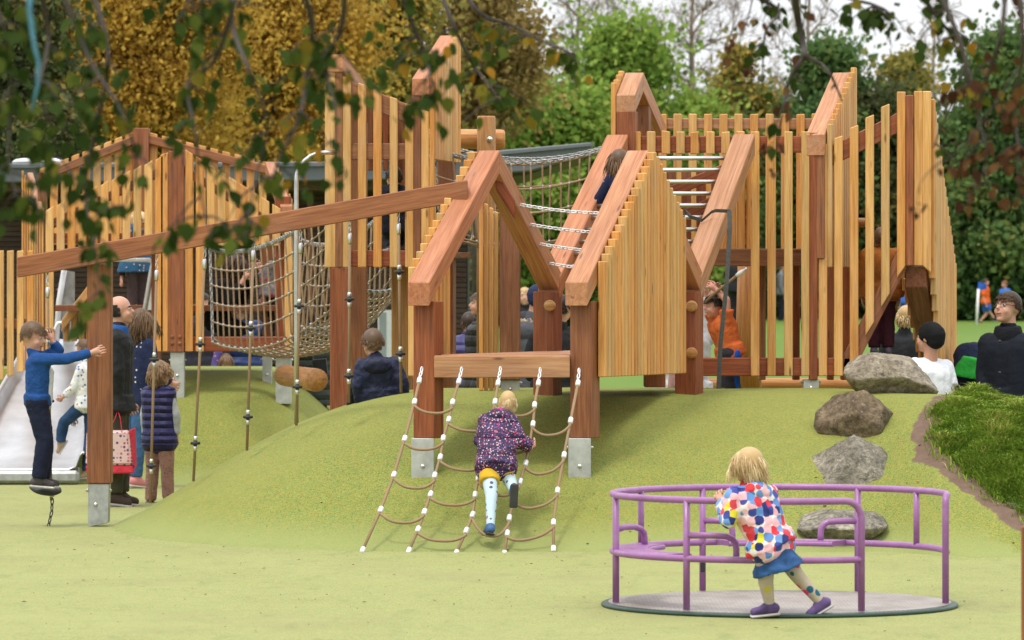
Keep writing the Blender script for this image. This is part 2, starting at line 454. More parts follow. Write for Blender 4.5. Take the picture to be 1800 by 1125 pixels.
def m_rock(name, a, b, cc, sc=1.0):
    k = NT(name); p = k.obj()
    n1 = k.noise(p, 3.0 * sc, 8, 0.65, 0.8); n2 = k.noise(p, 22 * sc, 6, 0.7)
    c = k.ramp(n1, [(0.3, a), (0.5, b), (0.68, cc)])
    c = k.mix(k.ramp(n2, [(0.35, 0.75), (0.6, 0.0)]), c, tuple(x * 0.3 for x in a))
    vn = k.n('TexNoise', {'Vector': k.mapv(p, (1, 1, 3), rot=(0.5, 0.3, 0)), 'Scale': 4 * sc, 'Detail': 6.0, 'Distortion': 1.5}).outputs[0]
    c = k.mix(k.ramp(vn, [(0.47, 0.0), (0.5, 0.55), (0.53, 0.0)]), c, (0.05, 0.045, 0.035))
    lich = k.voro(p, 26, 'F1'); c = k.mix(k.ramp(lich, [(0.10, 0.35), (0.2, 0.0)]), c, (0.42, 0.42, 0.36))
    h = k.math('ADD', n1, k.math('MULTIPLY', n2, 0.35))
    return k.done(c, 0.85, 0, h, 0.9, 0.03, 0.25)
M['rock_warm'] = m_rock('warm_grey_rock', (0.19, 0.155, 0.11), (0.33, 0.28, 0.205), (0.44, 0.385, 0.29))
M['rock_brown'] = m_rock('brown_rock', (0.10, 0.07, 0.042), (0.185, 0.135, 0.08), (0.27, 0.21, 0.13))
M['rock_grey'] = m_rock('grey_rock', (0.13, 0.115, 0.09), (0.26, 0.232, 0.18), (0.42, 0.375, 0.29))
# ================================================================== GROUND
MH = 1.02
def mz0(X, D):
    rx = max(0.0, (-0.5 - X) / 2.55); q = sstep(2.5, 3.05, X)
    f0 = lerp(34.8, 34.15, q); e0 = lerp(36.0, 34.15, q); e1 = lerp(3.4, 2.0, q); rd = 0.0
    if D < f0: rd = (f0 - D) / 3.6
    elif D > e0: rd = (D - e0) / e1
    r2 = rx * rx + rd * rd
    return MH * (1 - r2) ** 1.3 if r2 < 1 else 0.0
def on_mound(px, py):
    """world (X, D) of a point on the mound's front seen at a photo pixel"""
    a, b = 29.5, 34.14
    for _ in range(40):
        m = (a + b) / 2; X = X_(px, m)
        if HORY + (CAMZ - mz0(X, m)) * FPX / m > py: a = m
        else: b = m
    return X_(px, a), a
EDGE = sorted([(d, x) for x, d in [on_mound(*q) for q in ((1690, 703), (1664, 722), (1652, 760), (1664, 795), (1700, 825), (1750, 870), (1800, 905), (1850, 945), (1900, 970))]])
def bnd(D):      # right-hand edge of the rubber: the grass bank starts here
    if D <= EDGE[0][0]: return EDGE[0][1] + (EDGE[0][0] - D) * .9
    for (a, x), (b, y) in zip(EDGE, EDGE[1:]):
        if D <= b: return lerp(x, y, (D - a) / max(1e-6, b - a))
    return EDGE[-1][1] + (D - EDGE[-1][0]) * .3
def mz(X, D):
    """height of the near rubber mound and its grass bank"""
    z = mz0(X, D); b = X - bnd(D)
    if b > 0: z = max(0.0, z + sstep(0.0, 0.3, b) * lerp(.07, -.085, sstep(32.6, 33.9, D)))
    return z
def mz2(X, D):
    rx = max(0.0, (X + 2.6) / 1.25); rd = max(0.0, (45.3 - D) / 2.9)
    if D > 48: rd = (D - 48) / 3
    r2 = rx * rx + rd * rd
    z = 1.0 * (1 - r2) ** 1.25 if r2 < 1 else 0.0
    if D < 46.2: z *= sstep(-3.98, -3.75, X) if X > -5.2 else sstep(-5.1, -5.4, X)
    return z
def groundz(X, D):
    return max(mz(X, D), mz2(X, D), 0.0 if D < 47 else (D - 47) * 0.0135)

def sheet(name, xs, ys, zf, mat, attrs=None, cull=None):
    nx, ny = len(xs), len(ys)
    v = np.array([(x, y, zf(x, y)) for y in ys for x in xs], np.float32)
    ii = np.arange((nx) * (ny)).reshape(ny, nx)
    f = np.stack([ii[:-1, :-1], ii[:-1, 1:], ii[1:, 1:], ii[1:, :-1]], -1).reshape(-1, 4)
    if cull is not None:
        keep = (v[f][:, :, 2].max(1) > cull)
        f = f[keep]
    at = {k2: (np.array([fn(p[0], p[1]) for p in v]), 'POINT') for k2, fn in (attrs or {}).items()}
    o = fastmesh(name, v, f.ravel(), 4, mat, at)
    o.data.polygons.foreach_set('use_smooth', [True] * len(o.data.polygons))
    o['kind'] = 'structure'
    return o
def fz(x, y):
    return -0.006 if y < 47 else (y - 47) * 0.0135 - 0.006
sheet('field', [-400, -60, -20, -8, -4, 0, 4, 8, 12, 20, 60, 400], [-30, 10, 30, 46, 47, 50, 60, 80, 110, 160, 300, 700], fz, M['field'])
sheet('playground_surface', list(np.linspace(-14, 14, 15)), list(np.linspace(8, 47, 14)), lambda x, y: 0.0, M['rubber'])
def mud_f(x, y):
    b = bnd(y) - x
    w = 0.17 + .05 * mnoise.noise(Vector((x * 2, y * 2, 5)))
    return sstep(w + 0.12, w - 0.06, b) * sstep(29.5, 31.6, y) if y < 34.4 else 0
def grs_f(x, y): return sstep(-0.03, 0.05, x - bnd(y))
def mzn(x, y):
    z = mz(x, y)
    if z <= 0.0: return -0.05
    return z + 0.012 * mnoise.noise(Vector((x * 1.3, y * 1.3, 0))) * min(1, z * 4) + 0.004
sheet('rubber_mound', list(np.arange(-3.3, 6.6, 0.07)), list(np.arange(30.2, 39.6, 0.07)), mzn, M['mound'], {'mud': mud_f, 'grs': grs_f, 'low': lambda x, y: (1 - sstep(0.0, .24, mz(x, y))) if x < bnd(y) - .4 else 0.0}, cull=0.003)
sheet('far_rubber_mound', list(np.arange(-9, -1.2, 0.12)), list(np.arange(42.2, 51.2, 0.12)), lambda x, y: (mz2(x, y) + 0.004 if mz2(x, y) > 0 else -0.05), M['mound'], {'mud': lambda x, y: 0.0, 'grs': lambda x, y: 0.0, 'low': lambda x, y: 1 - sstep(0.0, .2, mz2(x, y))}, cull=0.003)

# grass blades on the bank
def blades(n, seed):
    rg = np.random.default_rng(seed)
    V = []; A = []; cnt = 0
    while cnt < n:
        d = 30.6 + rg.random() * 4.4; b = bnd(d); x = b - 0.03 + .10 * mnoise.noise(Vector((d * 3.1, 7, 0))) - (.12 if rg.random() < .06 else 0) * rg.random() + (rg.random() ** 1.15) * 2.0
        if abs((x) * FPX / d) > 990: 
            if rg.random() < 0.9: continue
        cl = mnoise.noise(Vector((x * 4.5, d * 4.5, 3)))
        if cl < -0.32 and rg.random() < 0.6: continue
        h = (0.045 + 0.045 * rg.random()) * (1 + 0.8 * cl); w = 0.0035 + 0.0035 * rg.random()
        th = rg.random() * 6.283; le = h * (0.35 + 0.8 * rg.random())
        lx, ly = math.cos(th) * le, math.sin(th) * le
        sx, sy = -math.sin(th) * w, math.cos(th) * w
        if abs(sx) < w * 0.5: sx = w * 0.7
        z = mz(x, d) - 0.01
        V += [(x - sx, d - sy, z), (x + sx, d + sy, z), (x + lx * .45 + sx * .8, d + ly * .45 + sy * .8, z + h * .7), (x + lx * .45 - sx * .8, d + ly * .45 - sy * .8, z + h * .7),
              (x + lx * .45 - sx * .8, d + ly * .45 - sy * .8, z + h * .7), (x + lx * .45 + sx * .8, d + ly * .45 + sy * .8, z + h * .7), (x + lx + sx * .1, d + ly, z + h * .8), (x + lx - sx * .1, d + ly, z + h * .8)]
        A += [min(1, max(0, 0.45 + cl * 0.5 + rg.normal() * 0.22))] * 8
        cnt += 1
    V = np.array(V, np.float32)
    o = fastmesh('grass', V, np.arange(len(V)), 4, M['blade'], {'rnd': (np.array(A), 'POINT')})
    tag(o, 'long green grass covering the bank beside the muddy edge of the mound', None, kind='stuff')
blades(60000, 3)

# small dark crumbs and leaf bits lying on the rubber
rg = np.random.default_rng(11)
V = []
for i in range(420):
    d = 23.5 + rg.random() ** 0.7 * 9 if i < 380 else 31.5 + rg.random() * 2.5
    x = (rg.random() * 1800 - 900) / FPX * d
    if i >= 380: x = bnd(d) - 0.3 - rg.random() * 0.9
    z = max(mz(x, d), 0) + 0.008; s = 0.004 + 0.016 * rg.random() ** 5; th = rg.random() * 6.28
    c, sn = math.cos(th) * s, math.sin(th) * s
    V += [(x + c, d + sn, z), (x - sn * .6, d + c * .6, z + .006 * rg.random()), (x - c, d - sn, z), (x + sn * .6, d - c * .6, z + 0.004)]
V = np.array(V, np.float32)
o = fastmesh('leaf_litter', V, np.arange(len(V)), 4, M['leaf_dead'], {'rnd': (rg.random(len(V)) * 0.5, 'POINT')})
tag(o, 'small brown leaf crumbs scattered over the green rubber', None, kind='stuff')

# ================================================================== TIMBER HELPERS
def ppoly(mb, pts, D, th, axis=(0, 0, 1), tint=None):
    """photo polygon at distance D given thickness away from the viewer"""
    mb.prism([W(x, y, D) for x, y in pts], (0, th, 0), axis, tint)
def slatp(mb, x0, x1, yl, yr, yb, D, th=0.028, yb2=None):
    ppoly(mb, [(x0, yb), (x1, yb if yb2 is None else yb2), (x1, yr), (x0, yl)], D, th)
def railp(mb, p0, p1, hpx, D, th=0.07, vert=True):
    (x0, y0), (x1, y1) = p0, p1
    a = W(x1, y1, D) - W(x0, y0, D)
    ppoly(mb, [(x0, y0), (x1, y1), (x1, y1 + hpx), (x0, y0 + hpx)], D, th, a)
def postp(mb, x0, x1, yt, yb, D, th=None):
    ppoly(mb, [(x0, yb), (x1, yb), (x1, yt), (x0, yt)], D, th or (x1 - x0) / FPX * D)

class Wall:
    """a wall running away from the viewer, near end at photo column px0, far end px1"""
    def __init__(s, px0, D0, px1, D1):
        s.a = Vector((X_(px0, D0), D0, 0)); s.b = Vector((X_(px1, D1), D1, 0))
        s.d = s.b - s.a; s.L = s.d.length; s.u = s.d / s.L; s.n = Vector((s.u.y, -s.u.x, 0))
    def D(s, t): return s.a.y + (s.b.y - s.a.y) * t
    def z(s, py, t): return Z_(py, s.D(t))
    def P(s, t, z, off=0.0): return s.a + s.d * t + s.n * off + Vector((0, 0, z))
    def rail(s, mb, t0, z0, t1, z1, th, o0=-0.085, o1=0.085, tint=None):
        v = s.n * (o1 - o0)
        mb.prism([s.P(t0, z0 - th, o0), s.P(t1, z1 - th, o0), s.P(t1, z1, o0), s.P(t0, z0, o0)], v, s.P(t1, z1) - s.P(t0, z0), tint)
    def slats(s, mb, t0, t1, n, ztop, zbot, off, th=0.035, fill=0.80):
        for i in range(n):
            a = t0 + (t1 - t0) * (i + 0.5 - fill / 2) / n; b = t0 + (t1 - t0) * (i + 0.5 + fill / 2) / n
            zt = ztop((a + b) / 2) + random.uniform(-.004, .004); zb = zbot((a + b) / 2) if callable(zbot) else zbot
            mb.prism([s.P(a, zb, off), s.P(b, zb, off), s.P(b, zt, off), s.P(a, zt, off)], s.n * th, (0, 0, 1))
    def post(s, mb, t, z0, z1, w=0.17, off=0.0):
        c = s.P(t, 0, off)
        mb.prism([c + s.n * (w / 2 * i) + s.u * (w / 2 * j) + Vector((0, 0, z0)) for i, j in ((-1, -1), (1, -1), (1, 1), (-1, 1))], (0, 0, z1 - z0), (0, 0, 1))

BV = 0.006
def bolt(mb, p, ax, r=0.012, h=0.012):
    mb.lathe(p, ax, [(r * 1.25, 0), (r * 1.25, h * .3), (r, h * .4), (r * .75, h * .9), (r * .2, h)], 10)
def one(name, mat, parent, fn, smooth=False, bevel=BV, label=None):
    mb = MB(); fn(mb); return mb.build(name, mat, parent, smooth, bevel, label)
def foot(parent_post, p0, p1, z0, z1, D, mat='galvwood', bolts=True):
    """metal shoe under a post; p0..p1 photo columns"""
    mb = MB(); w = (p1 - p0) / FPX * D
    x0 = X_(p0, D); cx = x0 + w / 2
    mb.beam((cx, D + w / 2, z0), (cx, D + w / 2, z1), w * .97, w * .97, (0, 1, 0))
    f = mb.build('shoe', M[mat], parent_post, bevel=0.004)
    if bolts:
        mb = MB()
        for q in (((cx, D + w * .015, lerp(z0, z1, .55)), (0, -1, 0)), ((x0 + w * .015, D + w / 2, lerp(z0, z1, .85)), (-1, 0, 0), .01, .02), ((x0 + w * .985, D + w / 2, lerp(z0, z1, .85)), (1, 0, 0), .01, .02)):
            mb = MB(); bolt(mb, *q); mb.build('bolt', M['steel'], parent_post, True)
    return f

# ================================================================== PLAY HOUSE (centre)
ph = thing('play_house', 'open timber climbing house with zigzag gable beams and a low platform over the rope net', 'play house', W(880, 683, 33.0))
WL = Wall(745, 32.4, 968, 34.5); WR = Wall(1021, 32.4, 1216, 34.5)
zA, zP, zV, zT = 1.885, 2.825, 1.925, 3.0
for wl, t2 in ((WL, 1.58), (WR, 1.52)):
    one('rail', M['pink'], ph, lambda m: wl.rail(m, -0.04, zA - .035, 0.5, zP, 0.17))
    one('rail', M['pink'], ph, lambda m: wl.rail(m, 0.5, zP - .001, 1.02, zV - .02, 0.17, -.083, .083))
    one('rail', M['pink'], ph, lambda m: wl.rail(m, 0.985, zV - .03, t2, zT + .02, 0.17, -.09, .09))
    p = one('post', M['red'], ph, lambda m: wl.post(m, 0.035, 0.74, zA - .17 + .0, 0.165))
    foot(p, (742 if wl is WL else 1018) - 19.5, (742 if wl is WL else 1018) + 21.5, 0.30, 0.74, 32.36)
    p2 = one('post', M['red'], ph, lambda m: wl.post(m, 0.975, 0.9, zV - .14, 0.17))
    pyk = (537,) if wl is WL else (538, 620)
    for y in pyk:
        c = wl.P(0.975, Z_(y, 34.4), 0) - Vector((0.0, 0.085, 0)) + Vector((0.01, -.03, 0))
        mb = MB(); mb.lathe(c + Vector((0, -.05, 0)), (0.1, 1, 0), [(0.035, 0), (0.043, .012), (0.043, .09)], 14); mb.build('peg_hold', M['log'], p2, True)
# slats
def zg(t): return (lerp(zA, zP, t / .5) if t <= .5 else lerp(zP, zV, (t - .5) / .5)) + 0.0
one('slat_panel', M['larch'], ph, lambda m: WR.slats(m, 0.04, 0.5, 16, lambda t: zg(t) + .012, lambda t: Z_(663, 32.4) + (Z_(656, 34) - Z_(663, 32.4)) * t, 0.09, .06))
one('slat_panel', M['larch'], ph, lambda m: WR.slats(m, 0.5, 0.775, 9, lambda t: zg(t) - .02, lambda t: Z_(663, 32.4) + (Z_(656, 34) - Z_(663, 32.4)) * t, 0.09, .06))
one('slat_panel', M['larch'], ph, lambda m: WL.slats(m, 0.02, 0.50, 16, lambda t: zg(t) + .012, lambda t: 1.18 if t < .3 else zg(t) - .24, -0.15, .06))
# platform
def plat(m):
    ppoly(m, [(763, 664), (1002, 664), (1002, 625), (763, 625)], 32.36, 0.09, (1, 0, 0))
one('platform_beam', M['pink'], ph, plat)
def deck(m):
    for i in range(9):
        t0 = i / 9; t1 = (i + .94) / 9
        D0, D1 = 32.455 + 2.5 * t0, 32.455 + 2.5 * t1
        xl = lambda D: X_(768, 32.4) + (D - 32.4) * .42; xr = lambda D: X_(1002, 32.4) + (D - 32.4) * .38
        m.prism([(xl(D0), D0, 1.285), (xr(D0), D0, 1.285), (xr(D1), D1, 1.285), (xl(D1), D1, 1.285)], (0, 0, .052), (1, 0, 0))
one('deck', M['pink'], ph, deck)
p = one('post', M['red'], ph, lambda m: postp(m, 878, 915, 372, 668, 34.9))
foot(p, 880, 914, 0.95, Z_(668, 34.9) + .0, 34.93)
one('slat_panel', M['larch'], ph, lambda m: [slatp(m, 842 + i * 9, 849.5 + i * 9, 350 + i * 7, 352 + i * 7, 687, 34.75 + .06 * i, 0.05) for i in range(4)])
one('beam_block', M['red'], ph, lambda m: railp(m, (872, 300), (905, 352), 34, 33.5, .12))
one('beam_block', M['red'], ph, lambda m: postp(m, 1133, 1170, 655, 681, 34.2, .3))
# chains between the descending beams
def link_chain(mb, pts, step=0.032, r=0.0035):
    pts = [Vector(p) for p in pts]
    seg = []; L = 0
    for a, b in zip(pts, pts[1:]): seg.append((L, a, b)); L += (b - a).length
    n = max(2, int(L / step)); j = 0
    for i in range(n):
        s = (i + .5) / n * L
        while j < len(seg) - 1 and s > seg[j + 1][0]: j += 1
        l0, a, b = seg[j]; d = (b - a).normalized(); c = a + d * (s - l0)
        n1 = d.orthogonal().normalized()
        if i % 2: n1 = d.cross(n1)
        hl = step * .72; hw = step * .30
        ring = [c + d * (hl * math.cos(q)) * (1) + n1 * (hw * math.sin(q)) for q in [2 * math.pi * k / 8 for k in range(8)]]
        ring.append(ring[0])
        mb.tube(ring, r, 5, False)
def sag(a, b, s, n=10):
    a = Vector(a); b = Vector(b)
    return [a.lerp(b, i / n) - Vector((0, 0, s * 4 * (i / n) * (1 - i / n))) for i in range(n + 1)]
for i, (t, y) in enumerate(((.66, 398), (.74, 424), (.82, 449), (.9, 474))):
    mb = MB()
    a = WL.P(t, zg(t) - .10, .05); b = WR.P(t, zg(t) - .16, -.05)
    link_chain(mb, sag(a, b, .035, 12), .04, .0048)
    mb.build('chain', M['whiteclamp'], ph, True)
# rungs of the ladder
for i in range(10):
    t = 1.04 + .045 * i + .008
    f = (t - .985) / .54; z = lerp(zV - .03, zT + .02, f) - .045
    mb = MB(); mb.tube([WL.P(.985 + f * .595, z, .07), WR.P(.985 + f * .535, z, -.07)], 0.0165, 10)
    mb.build('rung', M['steel'], ph, True)
# lower rung bars seen in the valley
mb = MB(); link_chain(mb, [W(1030, 510, 33.9), W(1012, 497, 34.4)], .04); mb.build('chain', M['whiteclamp'], ph, True)

# strap tied to the ladder
mb = MB()
def ribbon(mb, pts, w, wd):
    wd = Vector(wd).normalized() * w / 2
    for a, b in zip(pts, pts[1:]):
        a = Vector(a); b = Vector(b)
        mb.prism([a - wd, a + wd, b + wd, b - wd], (b - a).cross(wd).normalized() * .004, b - a)
ribbon(mb, [W(1204, 418, 34.95), W(1202, 375, 34.98), W(1206, 372, 34.98), W(1214, 381, 34.9), W(1234, 387, 34.9), W(1250, 373, 34.9), W(1258, 370, 34.87), W(1284, 371, 34.8)], .03, (0.2, -.6, 1))
ribbon(mb, [W(1282, 370, 34.78), W(1283, 400, 34.75), W(1277, 500, 34.7), W(1266, 610, 34.7), W(1263, 683, 34.7)], .034, (1, .15, 0))
ribbon(mb, [W(1203, 400, 35.0), W(1200, 480, 34.9), W(1192, 600, 34.8), W(1188, 630, 34.8)], .03, (1, .15, 0))
o = mb.build('ratchet_strap', M['strap'], None, False); tag(o, 'grey webbing strap tied over the ladder beam and hanging to the ground', 'strap')

# ================================================================== RIGHT CLIMBING TOWER
rt = thing('climbing_tower', 'tall timber slat tower at the top of the steel rung ladder', 'climbing tower', W(1400, 683, 36.5))
DF, DB = 35.75, 37.7
one('slat_panel', M['larch'], rt, lambda m: [slatp(m, x, x + 15.3, 231 + random.uniform(-2, 2), 231, 270 if x < 1105 else 271, DF) for x in (1111, 1137, 1163, 1188.5, 1214, 1241, 1268, 1294)])
one('rail', M['red'], rt, lambda m: railp(m, (1104, 239), (1428, 239), 29, DF + .03, .07))
fs = [(1320, 231, 661), (1349, 231, 661), (1378.5, 231, 661), (1408.5, 231, 661)]
one('slat_panel', M['larch'], rt, lambda m: [slatp(m, x, x + 15, y, y, b, DF) for x, y, b in fs])
fs2 = [(1439, 257, 252, 661, 661), (1466.5, 243, 238, 661, 661), (1494, 225, 219, 652, 630), (1521.5, 207, 201, 590, 566), (1549, 188, 182, 540, 516), (1577, 161, 161, 488, 467), (1607, 160, 160, 467, 467), (1622, 160, 160, 467, 480)]
one('slat_panel', M['larch'], rt, lambda m: [slatp(m, x, x + 15, a, b, c, DF, .028, d) for x, a, b, c, d in fs2])
one('rail', M['red'], rt, lambda m: railp(m, (1450, 262), (1596, 189), 36, DF + .03, .07))
one('rail', M['red'], rt, lambda m: railp(m, (1236, 629), (1506, 629), 32, DF + .03, .07))
one('rail', M['red'], rt, lambda m: ppoly(m, [(1480, 661), (1512, 630), (1594, 470), (1594, 410), (1484, 624)], DF + .03, .10, W(1594, 430, DF) - W(1484, 640, DF)))
p = one('post', M['red'], rt, lambda m: postp(m, 1423.5, 1437.5, 233, 668, DF - .01, .15))
foot(p, 1412, 1440, 0.95, Z_(667, DF), DF + .02)
one('post', M['red'], rt, lambda m: postp(m, 1593, 1606, 167, 467, DF - .01, .15))
one('post', M['red'], rt, lambda m: postp(m, 1479, 1494, 318, 668, DF + 1.0, .15))
one('post', M['red'], rt, lambda m: postp(m, 1455, 1466, 330, 668, DF + 1.6, .15))
one('post', M['red'], rt, lambda m: postp(m, 1334, 1346, 440, 668, DF + 1.2, .15))
one('post', M['red'], rt, lambda m: postp(m, 1394, 1406, 440, 668, DF + 1.7, .15))
mb = MB(); mb.lathe(W(1510, 391, DF + 1.0), (1, 0, 0), [(.03, -.05), (.038, -.03), (.038, .06)], 12); mb.build('peg_hold', M['log'], rt, True)
# back wall
bx = [1131, 1157.5, 1184, 1210.5, 1237.5, 1264.5, 1291, 1318.5, 1346, 1373, 1400, 1427]
one('slat_panel', M['larch'], rt, lambda m: [slatp(m, x, x + 14.5, 200 + random.uniform(-1, 1), 200, 452, DB) for x in bx])
one('rail', M['pink'], rt, lambda m: railp(m, (1143, 208), (1432, 208), 19, DB + .03, .06))
one('rail', M['red'], rt, lambda m: railp(m, (1180, 437), (1430, 437), 31, DF + .35, .09))
one('deck', M['red'], rt, lambda m: m.prism([W(1325, 455, DF + .45), W(1430, 455, DF + .45), W(1430, 455, DF + .45) + Vector((0, 1.3, 0)), W(1325, 455, DF + .45) + Vector((0, 1.3, 0))], (0, 0, .05), (0, 1, 0)))
one('rail', M['red'], rt, lambda m: railp(m, (1170, 330), (1310, 272), 22, DF + 1.3, .09))
one('rail', M['red'], rt, lambda m: railp(m, (1165, 385), (1310, 318), 22, DF + 1.4, .09))
one('slat_panel', M['red'], rt, lambda m: [slatp(m, x, x + 17, 300, 300, 440, DF + 1.55) for x in (1172, 1198, 1224, 1250, 1276)])
one('slat_panel', M['larch'], rt, lambda m: [slatp(m, 1232 + i * 16, 1246 + i * 16, 410 - i * 28, 390 - i * 28, 440, DF + .5 + i * .03) for i in range(6)])
# left little gable
G1 = Wall(1101, 35.75, 1124, 36.35)
one('rail', M['pink'], rt, lambda m: G1.rail(m, -.05, Z_(167, 35.75), 0.62, Z_(126, 36.0), .15, -.075, .075))
one('rail', M['pink'], rt, lambda m: G1.rail(m, 0.62, Z_(126, 36.0), 2.4, Z_(214, 36.6), .15, -.073, .073))
one('post', M['red'], rt, lambda m: G1.post(m, .06, Z_(440, 35.8), Z_(196, 35.8), .145))
one('post', M['red'], rt, lambda m: G1.post(m, 1.2, Z_(440, 35.8), Z_(170, 36.2), .13))
one('slat_panel', M['larch'], rt, lambda m: G1.slats(m, -.05, .65, 4, lambda t: lerp(Z_(150, 35.75), Z_(120, 36), (t + .05) / .7), Z_(300, 35.8), -.12, .04))
# right gable
G2 = Wall(1434, 35.75, 1480, 36.75)
one('rail', M['pink'], rt, lambda m: G2.rail(m, -.02, Z_(236, 35.75), 1.0, Z_(127, 36.75), .17, -.075, .075))
one('post', M['red'], rt, lambda m: G2.post(m, .06, Z_(455, 35.8), Z_(253, 35.8), .14))
one('slat_panel', M['larch'], rt, lambda m: G2.slats(m, .02, 1.02, 12, lambda t: lerp(Z_(226, 35.75), Z_(116, 36.75), t), lambda t: lerp(Z_(470, 35.75), Z_(470, 36.75), t), .082, .04))
# right-hand receding wall
G3 = Wall(1628, 35.8, 1668, 37.3)
def z3(t): return lerp(Z_(160, 35.8), Z_(470, 37.3), t ** 0.9)
one('slat_panel', M['larch'], rt, lambda m: G3.slats(m, .0, 1.0, 17, z3, lambda t: lerp(Z_(640, 35.8), Z_(655, 37.3), t) if t > .35 else lerp(Z_(475, 35.8), Z_(650, 36.5), t / .36), .02, .045))
one('rail', M['red'], rt, lambda m: G3.rail(m, .02, Z_(467, 35.8), .8, Z_(610, 37.0), .17, -.17, .0))
one('slat_panel', M['larch'], rt, lambda m: G3.slats(m, .0, .9, 8, lambda t: lerp(Z_(470, 35.8), Z_(585, 36.9), t), lambda t: lerp(Z_(478, 35.8), Z_(670, 36.9), t), -.215, .04))

# ================================================================== CENTRAL LOOKOUT TOWER
ct = thing('lookout_tower', 'narrow timber lookout tower with slanted slats behind the long balance beam', 'lookout tower', W(640, 700, 36.9))
DC = 36.6
cs = [(571, 590, 122, 124, 470), (602, 617, 134, 138, 470), (629, 644, 145, 150, 470), (656, 671, 156, 160, 470), (685, 699, 169, 174, 470), (712, 727, 181, 185, 470), (740, 754, 192, 196, 472)]
one('slat_panel', M['larch'], ct, lambda m: [slatp(m, a, b, c, d, e, DC) for a, b, c, d, e in cs])
one('slat_panel', M['larch'], ct, lambda m: slatp(m, 755, 764, 128, 128, 600, DC, .05))
p = one('post', M['red'], ct, lambda m: (postp(m, 590, 602, 110, 470, DC - .005, .15), postp(m, 580, 613, 470.5, 730, DC + .0, .15)))
one('post', M['red'], ct, lambda m: postp(m, 726.5, 740, 140, 640, DC - .005, .15))
one('post', M['red'], ct, lambda m: postp(m, 616, 645, 150, 690, DC + 1.2, .15))
one('post', M['red'], ct, lambda m: postp(m, 698, 713, 190, 440, DC + 1.1, .12))
one('slat_panel', M['red'], ct, lambda m: [slatp(m, x, x + 10, 160 + i * 9, 162 + i * 9, 300, DC + 1.0) for i, x in enumerate((646, 660, 673, 686))])
one('post', M['log'], ct, lambda m: postp(m, 688, 726, 468, 690, DC + .7, .18))
one('rail', M['red'], ct, lambda m: railp(m, (603, 137), (728, 188), 34, DC + .03, .07))
one('rail', M['red'], ct, lambda m: railp(m, (614, 252), (728, 252), 29, DC + .03, .07))
one('rail', M['red'], ct, lambda m: railp(m, (602, 440), (740, 440), 29, DC + .03, .07))
one('deck', M['red'], ct, lambda m: m.prism([W(602, 452, DC + .11), W(740, 452, DC + .11), W(760, 452, DC + .11) + Vector((.3, 1.2, 0)), W(622, 452, DC + .11) + Vector((.3, 1.2, 0))], (0, 0, .05), (0, 1, 0)))
C1 = Wall(740, DC, 788, DC + 1.1)
one('rail', M['pink'], ct, lambda m: C1.rail(m, -.02, Z_(138, DC), 1.0, Z_(62, DC + 1.1), .14, -.07, .07))
one('slat_panel', M['larch'], ct, lambda m: C1.slats(m, .03, 1.0, 9, lambda t: lerp(Z_(128, DC), Z_(55, DC + 1.1), t), Z_(284, DC + .6), .075, .035))
one('post', M['red'], ct, lambda m: C1.post(m, .95, Z_(690, DC + 1), Z_(100, DC + 1.1), .13))
C0 = Wall(590, DC, 632, DC + 1.1)
one('rail', M['pink'], ct, lambda m: C0.rail(m, -.02, Z_(96, DC), 1.0, Z_(150, DC + 1.1), .14, -.07, .07))
one('rail', M['red'], ct, lambda m: railp(m, (632, 170), (690, 210), 36, DC + 1.15, .1))
one('rail', M['red'], ct, lambda m: railp(m, (690, 210), (742, 150), 36, DC + 1.15, .1))
one('slat_panel', M['larch'], ct, lambda m: C1.slats(m, .05, .5, 3, lambda t: Z_(290, DC), Z_(690, DC), -.02, .035))

# ================================================================== LEFT SLIDE TOWER
lt = thing('slide_tower', 'wide timber slat tower with pointed top above the steel slide', 'slide tower', W(300, 660, 44.9))
DLF, DLB = 44.0, 45.9
def back_top(x): return lerp(304, 236, (x - 70) / 170) if x < 248 else lerp(236, 292, (x - 248) / 222)
one('slat_panel', M['larch'], lt, lambda m: [slatp(m, x, x + 13.5, back_top(x) - 7, back_top(x + 13) - 7, 430, DLB) for x in [69 + 18.9 * i for i in range(9)] + [263 + 21.3 * i for i in range(10)]])
one('rail', M['red'], lt, lambda m: railp(m, (76, 303), (236, 238), 15, DLB - .07, .065))
one('rail', M['red'], lt, lambda m: railp(m, (260, 237), (470, 291), 15, DLB - .07, .065))
one('rail', M['red'], lt, lambda m: railp(m, (76, 410), (500, 410), 18, DLB + .035, .07))
one('post', M['red'], lt, lambda m: postp(m, 233.5, 261.5, 225, 450, DLB - .10, .15))
def front_top(x): return lerp(368, 268, (x - 80) / 216) if x < 310 else lerp(262, 362, (x - 325) / 160)
fl = [80 + 19.3 * i for i in range(11)]
one('slat_panel', M['larch'], lt, lambda m: [slatp(m, x, x + 14, front_top(x) + 3, front_top(x + 14), 440 if 92 < x < 265 else 618, DLF) for x in fl] + [slatp(m, 282, 295.5, 272, 268, 618, DLF)])
one('slat_panel', M['larch'], lt, lambda m: [slatp(m, x, x + 14, front_top(x), front_top(x + 14), 618 if x < 360 or x > 495 else 432, DLF) for x in [325 + 19.2 * i for i in range(9)] + [500]])
one('rail', M['red'], lt, lambda m: railp(m, (92, 385), (284, 292), 17, DLF + .03, .07))
one('rail', M['red'], lt, lambda m: railp(m, (323, 290), (500, 398), 17, DLF + .03, .07))
one('rail', M['red'], lt, lambda m: railp(m, (92, 410), (284, 410), 18, DLF + .03, .07))
one('rail', M['red'], lt, lambda m: railp(m, (282, 592), (520, 592), 26, DLF + .03, .09))
def ridge(m): postp(m, 295.7, 323.3, 265, 619, DLF - .02, .15)
p = one('post', M['red'], lt, ridge)
foot(p, 299, 324, .7, Z_(619, DLF), DLF)
